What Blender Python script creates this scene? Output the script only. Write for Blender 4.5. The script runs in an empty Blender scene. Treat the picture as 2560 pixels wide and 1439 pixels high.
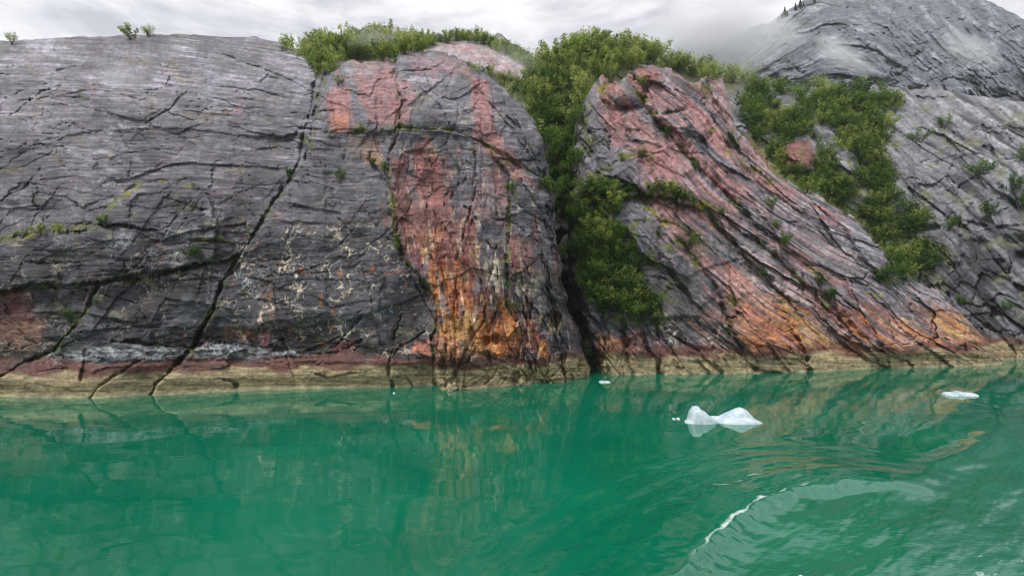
import bpy, math, random
import numpy as np

# ------------------------------------------------------------------ camera, sky, sun, exposure
F, YH, H, CX = 1250.0, 740.0, 16.0, 1280.0      # focal length and horizon in photo pixels, eye height in metres
scene = bpy.context.scene
cam_data = bpy.data.cameras.new('camera')
cam = bpy.data.objects.new('camera', cam_data)
scene.collection.objects.link(cam)
cam.location = (0, 0, H)
cam.rotation_euler = (math.radians(90), 0, 0)
cam_data.sensor_width = 36.0
cam_data.lens = 36.0 * F / 2560.0
cam_data.shift_y = (YH - 719.5) / 2560.0
cam_data.clip_end = 40000
scene.camera = cam

SUN_EL, SUN_AZ = math.radians(58), math.radians(232)     # azimuth clockwise from +Y: behind the camera, to the left
world = bpy.data.worlds.new('World'); scene.world = world
world.use_nodes = True
wn, wl = world.node_tree.nodes, world.node_tree.links
wn.clear()
w_out = wn.new('ShaderNodeOutputWorld')
sky = wn.new('ShaderNodeTexSky'); sky.sky_type = 'NISHITA'; sky.sun_disc = False
sky.sun_elevation = SUN_EL; sky.sun_rotation = SUN_AZ
bg_sky = wn.new('ShaderNodeBackground'); bg_sky.inputs['Strength'].default_value = 0.10
wl.new(sky.outputs[0], bg_sky.inputs['Color'])
tc = wn.new('ShaderNodeTexCoord')
wmap = wn.new('ShaderNodeMapping'); wmap.inputs['Scale'].default_value = (1.0, 1.0, 2.8)
wmap.inputs['Location'].default_value = (3.1, 0.4, 0.2)
wl.new(tc.outputs['Generated'], wmap.inputs['Vector'])
n1 = wn.new('ShaderNodeTexNoise'); n1.inputs['Scale'].default_value = 4.4; n1.inputs['Detail'].default_value = 9
n1.inputs['Roughness'].default_value = 0.56; n1.inputs['Distortion'].default_value = 0.35
wl.new(wmap.outputs[0], n1.inputs['Vector'])
ramp = wn.new('ShaderNodeValToRGB')
ramp.color_ramp.elements[0].position = 0.40; ramp.color_ramp.elements[0].color = (0.58, 0.57, 0.61, 1)
ramp.color_ramp.elements[1].position = 0.575; ramp.color_ramp.elements[1].color = (0.98, 0.97, 0.99, 1)
wl.new(n1.outputs['Fac'], ramp.inputs['Fac'])
bg_cl = wn.new('ShaderNodeBackground'); bg_cl.inputs['Strength'].default_value = 0.66
wl.new(ramp.outputs[0], bg_cl.inputs['Color'])
wmix = wn.new('ShaderNodeMixShader'); wmix.inputs['Fac'].default_value = 0.90
wl.new(bg_sky.outputs[0], wmix.inputs[1]); wl.new(bg_cl.outputs[0], wmix.inputs[2])
wl.new(wmix.outputs[0], w_out.inputs['Surface'])

sun_data = bpy.data.lights.new('sun', 'SUN'); sun_data.energy = 1.5; sun_data.angle = math.radians(14)
sun_data.color = (1.0, 0.965, 0.92)
sun = bpy.data.objects.new('sun', sun_data); scene.collection.objects.link(sun)
sun.rotation_euler = (math.radians(90) - SUN_EL, 0, math.radians(180) - SUN_AZ)

vs = scene.view_settings
vs.view_transform = 'Standard'; vs.look = 'None'; vs.gamma = 1.0; vs.use_curve_mapping = False
vs.exposure = 0.8
scene.cycles.volume_bounces = 2
scene.cycles.filter_width = 1.1
scene.cycles.transparent_max_bounces = 16

# ------------------------------------------------------------------ helpers
rng = np.random.RandomState(7)
random.seed(7)
PERM = np.concatenate([rng.permutation(512)] * 3).astype(np.int32)
ANG = rng.rand(512) * 2 * np.pi
GX, GY = np.cos(ANG).astype(np.float32), np.sin(ANG).astype(np.float32)

def perlin(x, y, seed=0):
    x = np.asarray(x, np.float32) + np.float32(seed * 17.31 % 512); y = np.asarray(y, np.float32) + np.float32(seed * 9.77 % 512)
    fx = np.floor(x); fy = np.floor(y)
    xf = x - fx; yf = y - fy
    xi = fx.astype(np.int32) & 511; yi = fy.astype(np.int32) & 511
    u = xf * xf * xf * (xf * (xf * 6 - 15) + 10); v = yf * yf * yf * (yf * (yf * 6 - 15) + 10)
    p0 = PERM[xi]; p1 = PERM[xi + 1]; yj = yi + 1
    h = PERM[p0 + yi]; a = GX[h] * xf + GY[h] * yf
    h = PERM[p1 + yi]; b = GX[h] * (xf - 1) + GY[h] * yf
    h = PERM[p0 + yj]; c = GX[h] * xf + GY[h] * (yf - 1)
    h = PERM[p1 + yj]; d = GX[h] * (xf - 1) + GY[h] * (yf - 1)
    a = a + (b - a) * u; c = c + (d - c) * u
    return (a + (c - a) * v) * np.float32(1.5)

def fbm(x, y, o=4, seed=0, gain=0.5):
    s = 0; a = 1.0; t = 0
    for i in range(o):
        s = s + a * perlin(x, y, seed + i * 3); t += a
        x = x * 2.03; y = y * 2.03; a *= gain
    return s / t * 1.4

def ridged(x, y, o=3, seed=0):
    s = 0; a = 1.0; t = 0
    for i in range(o):
        s = s + a * (1 - np.abs(perlin(x, y, seed + i * 5)) * 1.6); t += a
        x = x * 2.07; y = y * 2.07; a *= 0.5
    return s / t

def voro(x, y, seed=0):
    x = np.asarray(x, float) + seed * 7.13; y = np.asarray(y, float) + seed * 3.71
    xi = np.floor(x).astype(np.int64); yi = np.floor(y).astype(np.int64)
    f1 = np.full(x.shape, 9.0); f2 = np.full(x.shape, 9.0); cid = np.zeros(x.shape, np.int64)
    ox = np.zeros(x.shape); oy = np.zeros(x.shape)
    for i in (-1, 0, 1):
        for j in (-1, 0, 1):
            cx = xi + i; cy = yi + j
            h = PERM[PERM[cx & 511] + (cy & 511)]; h2 = PERM[h + 17]
            dx = x - cx - h / 512.0; dy = y - cy - h2 / 512.0
            d = np.hypot(dx, dy)
            n = d < f1
            f2 = np.where(n, f1, np.minimum(f2, d))
            f1 = np.where(n, d, f1); cid = np.where(n, PERM[h2 + 5], cid); ox = np.where(n, dx, ox); oy = np.where(n, dy, oy)
    return f1, f2, cid, ox, oy
R1, R2, R3, R4 = rng.rand(4, 512)

def facets(x, y, seed, amp, tilt, crk, cw=0.07, prob=0.5):
    """jointed blocks: each cell has its own height and tilt, some joints open into cracks"""
    f1, f2, cid, ox, oy = voro(x + .13 * perlin(x * 1.1, y * 1.1, seed + 3) + .05 * perlin(x * 5, y * 5, seed + 2), y + .13 * perlin(x * 1.1, y * 1.1, seed + 5) + .05 * perlin(x * 5, y * 5, seed + 6), seed)
    e = f2 - f1; crk = crk * .55; prob = prob + .27
    h = (R1[cid] - .5) * amp + tilt * (ox * (R2[cid] - .5) + oy * (R3[cid] - .5)) * 2
    op = sst(prob - .12, prob + .12, R4[cid] + .25 * perlin(x * 2.3, y * 2.3, seed + 8))
    return h + crk * np.exp(-(e / cw) ** 2) * op, cid

def sst(a, b, x):
    t = np.clip((x - a) / (b - a), 0, 1)
    return t * t * (3 - 2 * t)

def terr(n, k=0.3):
    f = np.floor(n)
    return f + sst(0.5 - k / 2, 0.5 + k / 2, n - f)

def ip(x, pts):
    p = np.array(pts, float)
    return np.interp(x, p[:, 0], p[:, 1])

def seg_dist(px, py, pts, rad):
    """distance and side of a polyline, only worked out within rad of its box"""
    pts = np.array(pts, float)
    D = np.full(px.shape, 1e6); S = np.zeros(px.shape)
    m = (px > pts[:, 0].min() - rad) & (px < pts[:, 0].max() + rad) & (py > pts[:, 1].min() - rad) & (py < pts[:, 1].max() + rad)
    if not m.any(): return D, S
    x = px[m]; y = py[m]
    best = np.full(x.shape, 1e6); side = np.zeros(x.shape)
    for (x0, y0), (x1, y1) in zip(pts[:-1], pts[1:]):
        dx, dy = x1 - x0, y1 - y0; L = dx * dx + dy * dy + 1e-9
        t = np.clip(((x - x0) * dx + (y - y0) * dy) / L, 0, 1)
        ex = x - x0 - t * dx; ey = y - y0 - t * dy
        d = np.hypot(ex, ey); q = d < best
        best[q] = d[q]; side[q] = np.sign(dx * ey - dy * ex)[q]
    D[m] = best; S[m] = side
    return D, S

def poly(px, py, pts, blur=12):
    """soft polygon mask"""
    pts = np.array(pts, float); pad = blur * 2
    M = np.zeros(px.shape)
    m = (px > pts[:, 0].min() - pad) & (px < pts[:, 0].max() + pad) & (py > pts[:, 1].min() - pad) & (py < pts[:, 1].max() + pad)
    if not m.any(): return M
    x = px[m]; y = py[m]
    best = np.full(x.shape, 1e6); ins = np.zeros(x.shape, bool)
    q = np.vstack([pts, pts[:1]])
    for (x0, y0), (x1, y1) in zip(q[:-1], q[1:]):
        dx, dy = x1 - x0, y1 - y0; L = dx * dx + dy * dy + 1e-9
        t = np.clip(((x - x0) * dx + (y - y0) * dy) / L, 0, 1)
        best = np.minimum(best, np.hypot(x - x0 - t * dx, y - y0 - t * dy))
        if y0 != y1:
            ins ^= ((y0 > y) != (y1 > y)) & (x < dx * (y - y0) / (dy if dy else 1e-9) + x0)
    sd = np.where(ins, best, -best)
    M[m] = sst(-blur, blur, sd)
    return M

def over(col, c, m):
    c = np.array(c, float)
    return col + (c - col) * np.clip(m, 0, 1)[..., None]

def link(o, parent=None):
    scene.collection.objects.link(o)
    if parent is not None: o.parent = parent
    return o

def mesh_np(name, V, Q, mat, col=None, smooth=True, attrs=None):
    """mesh from numpy arrays of vertices and quads or triangles"""
    me = bpy.data.meshes.new(name)
    n = len(Q); k = Q.shape[1]
    me.vertices.add(len(V)); me.vertices.foreach_set('co', np.ascontiguousarray(V, np.float32).ravel())
    me.loops.add(n * k); me.loops.foreach_set('vertex_index', np.ascontiguousarray(Q, np.int32).ravel())
    me.polygons.add(n); me.polygons.foreach_set('loop_start', np.arange(0, n * k, k, dtype=np.int32))
    me.polygons.foreach_set('use_smooth', np.full(n, smooth, bool))
    me.update(calc_edges=True)
    if col is not None:
        a = me.color_attributes.new('Col', 'FLOAT_COLOR', 'POINT')
        a.data.foreach_set('color', np.concatenate([np.clip(col, 0, 1), np.ones((len(col), 1))], 1).astype(np.float32).ravel())
    for k_, v_ in (attrs or {}).items():
        a = me.attributes.new(k_, 'FLOAT', 'POINT'); a.data.foreach_set('value', v_.astype(np.float32).ravel())
    if mat: me.materials.append(mat)
    return me

def grid_quads(r, c):
    i = np.arange((r - 1) * c).reshape(r - 1, c)[:, :-1].ravel()
    return np.stack([i, i + 1, i + c + 1, i + c], 1)

def unproj(px, py, Y):
    return (px - CX) / F * Y, Y, H + (YH - py) / F * Y

# ------------------------------------------------------------------ materials
def new_mat(name):
    m = bpy.data.materials.new(name); m.use_nodes = True
    nt = m.node_tree; b = nt.nodes['Principled BSDF']
    return m, nt, b

def rock_mat(name, s1, s2, bump, dist, stretch=(1, 1, 1), rough=0.58):
    m, nt, b = new_mat(name)
    N, L = nt.nodes, nt.links
    at = N.new('ShaderNodeAttribute'); at.attribute_name = 'Col'
    t = N.new('ShaderNodeTexCoord'); mp = N.new('ShaderNodeMapping'); mp.inputs['Scale'].default_value = stretch
    L.new(t.outputs['Object'], mp.inputs['Vector'])
    a = N.new('ShaderNodeTexNoise'); a.inputs['Scale'].default_value = s1; a.inputs['Detail'].default_value = 9; a.inputs['Roughness'].default_value = 0.68
    L.new(mp.outputs[0], a.inputs['Vector'])
    mr = N.new('ShaderNodeMapRange'); mr.inputs['From Min'].default_value = 0.3; mr.inputs['From Max'].default_value = 0.7
    mr.inputs['To Min'].default_value = 0.45; mr.inputs['To Max'].default_value = 1.5
    L.new(a.outputs['Fac'], mr.inputs['Value'])
    mu = N.new('ShaderNodeVectorMath'); mu.operation = 'SCALE'
    L.new(at.outputs['Color'], mu.inputs[0]); L.new(mr.outputs[0], mu.inputs['Scale'])
    L.new(mu.outputs[0], b.inputs['Base Color'])
    c = N.new('ShaderNodeTexNoise'); c.inputs['Scale'].default_value = s2; c.inputs['Detail'].default_value = 10; c.inputs['Roughness'].default_value = 0.7
    L.new(mp.outputs[0], c.inputs['Vector'])
    bp = N.new('ShaderNodeBump'); bp.inputs['Strength'].default_value = bump; bp.inputs['Distance'].default_value = dist
    L.new(c.outputs['Fac'], bp.inputs['Height']); L.new(bp.outputs[0], b.inputs['Normal'])
    r = N.new('ShaderNodeMapRange'); r.inputs['To Min'].default_value = rough - 0.2; r.inputs['To Max'].default_value = rough + 0.22
    r.inputs['From Min'].default_value = 0.3; r.inputs['From Max'].default_value = 0.7
    L.new(a.outputs['Fac'], r.inputs['Value']); L.new(r.outputs[0], b.inputs['Roughness'])
    b.inputs['Specular IOR Level'].default_value = 0.30
    return m

M_ROCK = rock_mat('wet_banded_rock', 0.9, 0.7, 0.75, 0.55, (0.55, 1, 1.7))
M_ROCK2 = rock_mat('wet_red_rock', 0.9, 0.7, 0.75, 0.55, (0.8, 1, 1.1))
M_SLOPE = rock_mat('grey_slope_rock', 0.6, 0.5, 0.8, 0.8)
M_FAR = rock_mat('pale_mountain_rock', 0.09, 0.10, 0.9, 4.0, rough=0.75)

def leaf_mat(name, c0, c1, c2):
    m, nt, b = new_mat(name)
    N, L = nt.nodes, nt.links
    at = N.new('ShaderNodeAttribute'); at.attribute_name = 'tone'
    oi = N.new('ShaderNodeObjectInfo')
    ad = N.new('ShaderNodeMath'); ad.operation = 'MULTIPLY_ADD'; ad.inputs[1].default_value = 0.45; ad.inputs[2].default_value = -0.22
    L.new(oi.outputs['Random'], ad.inputs[0])
    su = N.new('ShaderNodeMath'); su.operation = 'ADD'
    L.new(at.outputs['Fac'], su.inputs[0]); L.new(ad.outputs[0], su.inputs[1])
    r = N.new('ShaderNodeValToRGB')
    r.color_ramp.elements[0].position = 0.0; r.color_ramp.elements[0].color = (*c0, 1)
    r.color_ramp.elements[1].position = 1.0; r.color_ramp.elements[1].color = (*c2, 1)
    e = r.color_ramp.elements.new(0.5); e.color = (*c1, 1)
    L.new(su.outputs[0], r.inputs['Fac'])
    L.new(r.outputs[0], b.inputs['Base Color'])
    b.inputs['Roughness'].default_value = 0.6; b.inputs['Specular IOR Level'].default_value = 0.25
    tr = N.new('ShaderNodeBsdfTranslucent'); L.new(r.outputs[0], tr.inputs['Color'])
    mx = N.new('ShaderNodeMixShader'); mx.inputs['Fac'].default_value = 0.6
    L.new(b.outputs[0], mx.inputs[1]); L.new(tr.outputs[0], mx.inputs[2])
    L.new(mx.outputs[0], N['Material Output'].inputs['Surface'])
    return m

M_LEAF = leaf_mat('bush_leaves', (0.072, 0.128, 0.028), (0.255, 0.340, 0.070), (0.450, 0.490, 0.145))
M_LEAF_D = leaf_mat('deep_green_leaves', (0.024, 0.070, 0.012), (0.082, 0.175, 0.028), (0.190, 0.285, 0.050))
M_CONIF = leaf_mat('conifer_needles', (0.015, 0.030, 0.018), (0.025, 0.045, 0.025), (0.04, 0.06, 0.03))

def plain_mat(name, c, rough=0.8, nscale=4.0):
    m, nt, b = new_mat(name)
    N, L = nt.nodes, nt.links
    t = N.new('ShaderNodeTexCoord'); a = N.new('ShaderNodeTexNoise'); a.inputs['Scale'].default_value = nscale; a.inputs['Detail'].default_value = 5
    L.new(t.outputs['Object'], a.inputs['Vector'])
    r = N.new('ShaderNodeValToRGB')
    r.color_ramp.elements[0].color = (c[0] * .6, c[1] * .6, c[2] * .6, 1); r.color_ramp.elements[1].color = (*[min(1, q * 1.35) for q in c], 1)
    r.color_ramp.elements[0].position = 0.3; r.color_ramp.elements[1].position = 0.7
    L.new(a.outputs['Fac'], r.inputs['Fac']); L.new(r.outputs[0], b.inputs['Base Color'])
    b.inputs['Roughness'].default_value = rough
    return m
M_BARK = plain_mat('grey_bark', (0.10, 0.085, 0.07))

# ------------------------------------------------------------------ terrain layers
ZW, ZH = 640, 360
ZBUF = np.full((ZH, ZW), 1e9)          # nearest rock distance, to stand plants on the surface

JIT = None
def set_jit(px, py, seed):
    global JIT
    JIT = (px + 5 * fbm(px / 60, py / 60, 2, seed) + 2.6 * fbm(px / 14, py / 14, 2, seed + 4), py + 5 * fbm(px / 60, py / 60, 2, seed + 9) + 2.6 * fbm(px / 14, py / 14, 2, seed + 14), fbm(px / 40, py / 40, 3, seed + 20))

def crack(d, px, py, pts, w, depth, step=0.0, fall=70, jit=5.0, seed=0):
    jx, jy, wn_ = JIT
    D, S = seg_dist(jx, jy, pts, max(w * 4, fall * 2.2) if step else w * 5)
    near = D < 1e5
    if not near.any(): return d
    q = np.clip(.5 + 1.1 * np.roll(wn_, seed * 37, 1)[near], 0, 1.25)
    wv = w * (0.30 + 0.85 * q)
    add = depth * (.35 + .75 * q) * np.exp(-(D[near] / wv) ** 2)
    if step: add = add + S[near] * step * np.exp(-D[near] / fall) * (1 - np.exp(-(D[near] / (w * .8)) ** 2))
    d[near] += add
    return d

def joints(d, px, py, n, box, angs, lens, w, dep, step, seed, inside=None):
    """straight fractures in a few joint sets; one side of each stands a little proud"""
    r = np.random.RandomState(seed)
    for i in range(n):
        x = r.uniform(box[0], box[2]); y = r.uniform(box[1], box[3]); a = math.radians(angs[r.randint(len(angs))] + r.normal() * 7); l = r.uniform(*lens)
        if inside is not None and not inpoly(x, y, inside): continue
        dx, dy = math.cos(a) * l / 2, math.sin(a) * l / 2; k = r.uniform(-.12, .12) * l
        p = [(x - dx, y - dy), (x - dy / l * k, y + dx / l * k), (x + dx, y + dy)]
        d = crack(d, px, py, p, w * r.uniform(.6, 1.3), dep * r.uniform(.4, 1.3), step * r.uniform(-1, 1), fall=r.uniform(14, 38), seed=i + seed)
    return d

def blocks(d, px, py, lst, blur=4):
    for pts, h in lst:
        m = poly(JIT[0], JIT[1], pts, blur); big = poly(JIT[0], JIT[1], pts, 40)
        d = d - h * (.75 * m + .75 * big)
    return d

def inpoly(x, y, pts):
    c = False
    for (x0, y0), (x1, y1) in zip(pts, pts[1:] + pts[:1]):
        if (y0 > y) != (y1 > y) and x < (x1 - x0) * (y - y0) / (y1 - y0) + x0: c = not c
    return c

def crisp(m, n):
    return sst(.36, .64, m + .62 * n * (m > .004) * (1.2 - m))

def build_layer(name, U, nrow, yw, T, cfun, dispfun, colfun, mat, back=(1.5, 4, 9, 18, 34), skew=None, below=22, topw=0.5, Y0=None, ev=1.0):
    ywv, Tv = yw(U), T(U)
    v = (np.linspace(0, 1, nrow) ** ev)[:, None]
    py = (ywv + below)[None] + (Tv - ywv - below)[None] * v
    px = np.repeat(U[None], nrow, 0)
    if skew is not None: px = px + skew(px, py)
    k = (YH - py) / F
    c = cfun(px, py)
    Y = np.zeros_like(py)
    Y[0] = (H * F / (ywv - YH)) if Y0 is None else Y0(U)
    for i in range(1, nrow):
        Z0 = H + k[i - 1] * Y[i - 1]
        ci = np.minimum(c[i], 0.93 / np.maximum(k[i], 1e-3))
        Y[i] = (Y[i - 1] + ci * (H - Z0)) / (1 - ci * k[i])
    Z = H + k * Y
    Y = Y + dispfun(px, py, np.repeat(Tv[None], nrow, 0), Y, Z)
    X, _, Z = unproj(px, py, Y)
    col = colfun(px, py, np.repeat(Tv[None], nrow, 0), Y, Z)
    mot = .6 * fbm(px / 9, py / 6, 3, 801) + .5 * fbm(px / 26, py / 15, 3, 803)
    col = col * np.clip(1 + .62 * mot, .3, 1.9)[..., None]
    a = np.clip((px / 2560 * ZW).astype(int), 0, ZW - 1); b = np.clip((py / 1439 * ZH).astype(int), 0, ZH - 1)
    ok = (px >= 0) & (px < 2560) & (py >= 0) & (py < 1439)
    np.minimum.at(ZBUF, (b[ok], a[ok]), Y[ok])
    # the crest rolls over and runs back out of sight
    kt = k[-1]
    for dy in back:
        Yb = Y[nrow - 1] + dy
        Zb = Z[nrow - 1] + dy * kt * topw - 0.02 * dy
        X = np.vstack([X, ((px[nrow - 1] - CX) / F * Yb)[None]]); Y = np.vstack([Y, Yb[None]]); Z = np.vstack([Z, Zb[None]])
        col = np.concatenate([col, col[nrow - 1:nrow]], 0)
    V = np.stack([X, Y, Z], -1).reshape(-1, 3)
    me = mesh_np(name, V, grid_quads(X.shape[0], X.shape[1]), mat, col.reshape(-1, 3))
    o = bpy.data.objects.new(name, me); link(o)
    o['kind'] = 'structure'
    return o

GREY = (0.152, 0.143, 0.164); PALE = (0.30, 0.290, 0.325); DARK = (0.034, 0.032, 0.037); BLACK = (0.022, 0.021, 0.021)
PINK = (0.345, 0.170, 0.158); RED = (0.235, 0.085, 0.068); DEEP = (0.130, 0.042, 0.042); ORANGE = (0.46, 0.165, 0.042)
YELLOW = (0.56, 0.37, 0.13); CREAM = (0.68, 0.58, 0.44); TAN = (0.370, 0.305, 0.170); BROWN = (0.150, 0.066, 0.048)
WHITE = (0.46, 0.50, 0.51); MOSS = (0.17, 0.165, 0.018); GMOSS = (0.085, 0.11, 0.02)

def tide(col, px, py, Z, seed):
    n = fbm(px / 90, py / 26, 4, seed)
    z = Z + n * 1.3
    streak = 0.8 + 0.5 * fbm(px / 120, py / 5, 3, seed + 5)
    col = over(col, np.array(BROWN), sst(6.0, 4.6, z) * (0.85 + 0.2 * n))
    t = sst(4.1, 3.0, z)
    tan = np.array(TAN) * np.clip(streak, .5, 1.4)[..., None]
    col = col + (tan - col) * (t * 0.94)[..., None]
    col = over(col, (0.10, 0.10, 0.05), t * sst(0.35, 0.6, fbm(px / 45, py / 14, 4, seed + 9)))
    col = over(col, (0.30, 0.28, 0.17), sst(0.9, 0.2, Z) * 0.7)
    return col

# ---- left cliff: the striped grey slab and the red buttress up to the gully
L1_YW = lambda x: ip(x, [(-600, 1040), (0, 995), (230, 998), (400, 988), (600, 980), (850, 971), (980, 970), (1100, 966), (1290, 962), (1400, 955), (1480, 943)])
def L1_T(x):
    t = ip(x, [(-600, 150), (-200, 118), (0, 103), (110, 97), (200, 92), (260, 92), (330, 88), (400, 86), (480, 87), (560, 92), (640, 93), (690, 104), (740, 130), (790, 168), (812, 172), (840, 155), (880, 143), (940, 146), (985, 152), (1002, 130), (1050, 123), (1090, 126), (1140, 140), (1190, 160), (1240, 205),
                   (1275, 245), (1310, 275), (1340, 320), (1355, 370), (1366, 430), (1384, 560), (1402, 660), (1412, 760), (1440, 815), (1462, 880), (1480, 940)])
    return t + 3.5 * fbm(x / 40, x * 0 + 3.3, 4, 2) + sst(780, 830, x) * sst(1300, 1230, x) * (7 * terr(2.2 * fbm(x / 60, x * 0 + 7.7, 3, 5), .3))
def L1_c(px, py):
    left = ip(py, [(80, 1.45), (120, 1.2), (200, 0.85), (320, 0.62), (500, 0.45), (700, 0.32), (860, 0.25), (900, 0.35), (940, 0.55), (1000, 0.6)])
    mid = ip(py, [(120, 1.35), (160, 0.85), (250, 0.42), (330, 0.25), (500, 0.20), (700, 0.16), (850, 0.25), (910, 0.15), (960, 0.25)])
    return left + (mid - left) * sst(640, 1000, px)
L1_CR = [  # points, width, depth, step
    ([(800, 165), (768, 300), (748, 400), (722, 450), (660, 545), (600, 640), (565, 690), (548, 730), (530, 780), (500, 830), (480, 870), (430, 920), (395, 955), (372, 990)], 7, 2.6, 0.7),
    ([(468, 229), (430, 265), (400, 288), (363, 310)], 4, 1.6, 0.5), ([(150, 213), (105, 228), (60, 262), (-20, 315)], 3.5, 1.2, 0.4),
    ([(352, 455), (305, 480), (262, 530), (240, 560), (215, 575), (120, 582), (-20, 602)], 6, 1.6, 0.6), ([(352, 455), (400, 452), (480, 462), (528, 500), (545, 560), (540, 600)], 4.5, 1.2, -0.5),
    ([(240, 560), (330, 565), (400, 577), (480, 600), (570, 605)], 4, 1.0, 0.3), ([(-20, 735), (80, 716), (150, 714), (240, 706), (330, 700), (400, 690), (480, 665), (560, 655), (600, 640)], 5.5, 1.5, 0.35),
    ([(245, 715), (215, 780), (165, 838), (130, 880), (60, 905), (-20, 952)], 5.5, 1.5, 0.4), ([(280, 850), (400, 860), (460, 872), (520, 856), (640, 864), (760, 886), (850, 880), (900, 850)], 6, 1.5, -0.5),
    ([(210, 880), (205, 945)], 6, 1.2, 0), ([(362, 895), (300, 930), (250, 962), (218, 1000)], 4, 1.0, 0.2), ([(400, 600), (345, 660), (300, 700)], 3, .7, .2), ([(480, 500), (440, 545), (405, 600)], 3, .8, .3),
    ([(100, 420), (60, 470), (0, 500)], 3, .8, .2), ([(300, 330), (330, 380), (320, 440)], 3, .6, .2), ([(640, 330), (700, 345), (745, 335)], 5, 1.2, .3), ([(560, 215), (640, 225), (700, 240)], 3.5, .8, .3), ([(620, 160), (720, 200), (790, 235)], 4, 1.0, .4),
    ([(480, 870), (560, 700), (600, 660)], 3, .8, 0), ([(720, 450), (735, 560), (700, 640), (690, 720)], 2.5, .5, .1), ([(610, 650), (720, 690), (820, 655)], 2.5, .6, .1),
    ([(985, 152), (990, 200), (1003, 260), (1000, 320), (977, 380), (968, 440), (985, 520), (990, 590), (1012, 650), (1050, 700), (1085, 740), (1096, 800), (1080, 850), (1084, 905), (1092, 968)], 6.5, 2.2, 1.4),
    ([(850, 152), (815, 190), (795, 240), (778, 330), (770, 380)], 7, 1.8, 0.9), ([(815, 330), (870, 335), (930, 325), (985, 330)], 5, 1.1, -.5), ([(940, 330), (925, 400), (965, 460)], 5, 1.2, .5), ([(865, 380), (855, 450)], 5, .9, .3),
    ([(990, 320), (1060, 322), (1140, 325), (1190, 345), (1240, 380), (1300, 420), (1362, 445)], 5, 1.2, -0.5), ([(1070, 235), (1110, 285), (1130, 320)], 3, .6, .3), ([(1002, 180), (1080, 172), (1120, 150)], 4, .9, .3), ([(985, 380), (1080, 380), (1180, 375)], 2.5, .5, -.2),
    ([(1185, 380), (1190, 480), (1165, 560), (1142, 660), (1140, 745), (1130, 800)], 3.6, 1.1, .25), ([(1240, 395), (1272, 440), (1276, 520), (1270, 620), (1266, 765), (1290, 800)], 5, 1.4, .4),
    ([(1242, 620), (1216, 720), (1214, 800), (1176, 850), (1150, 905), (1128, 958)], 4.5, 1.4, .3), ([(1290, 690), (1282, 770), (1310, 850), (1335, 945)], 4.5, 1.3, .3), ([(1360, 640), (1340, 600), (1290, 560), (1225, 545)], 3, .7, .2),
    ([(1362, 655), (1382, 760), (1398, 880), (1412, 950)], 6, 1.5, .4), ([(1112, 862), (1117, 965)], 4, 1.1, .2), ([(1152, 902), (1166, 960)], 3.5, .9, .1), ([(1040, 880), (1090, 905), (1170, 895)], 3, .5, .1), ([(1200, 880), (1260, 905), (1210, 960)], 3.5, .9, .2), ([(1262, 890), (1330, 905), (1300, 945)], 3.5, .9, .2), ([(1320, 870), (1370, 955)], 4, 1.0, .2),
    ([(1000, 790), (985, 860), (972, 910), (984, 995)], 5, 1.4, .15), ([(984, 950), (984, 990)], 10, 2.6, 0), ([(1060, 830), (1000, 870), (975, 905)], 3, .7, 0), ([(905, 790), (865, 835), (828, 880)], 4, 1.0, .3), ([(1390, 560), (1330, 540), (1280, 500)], 2.5, .5, .2),
    ([(1100, 240), (1060, 250), (1040, 300)], 2.5, .4, .2), ([(1210, 240), (1260, 300), (1320, 380)], 3.5, .7, .3), ([(1290, 300), (1330, 380), (1350, 430)], 3, .6, .2), ([(1300, 450), (1350, 520), (1380, 600)], 3.5, .8, .3),
    ([(540, 945), (575, 950), (592, 962)], 3, .7, 0), ([(780, 930), (830, 945), (890, 930)], 3, .8, .1), ([(1010, 930), (1030, 965)], 2.5, .5, 0),
]
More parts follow.
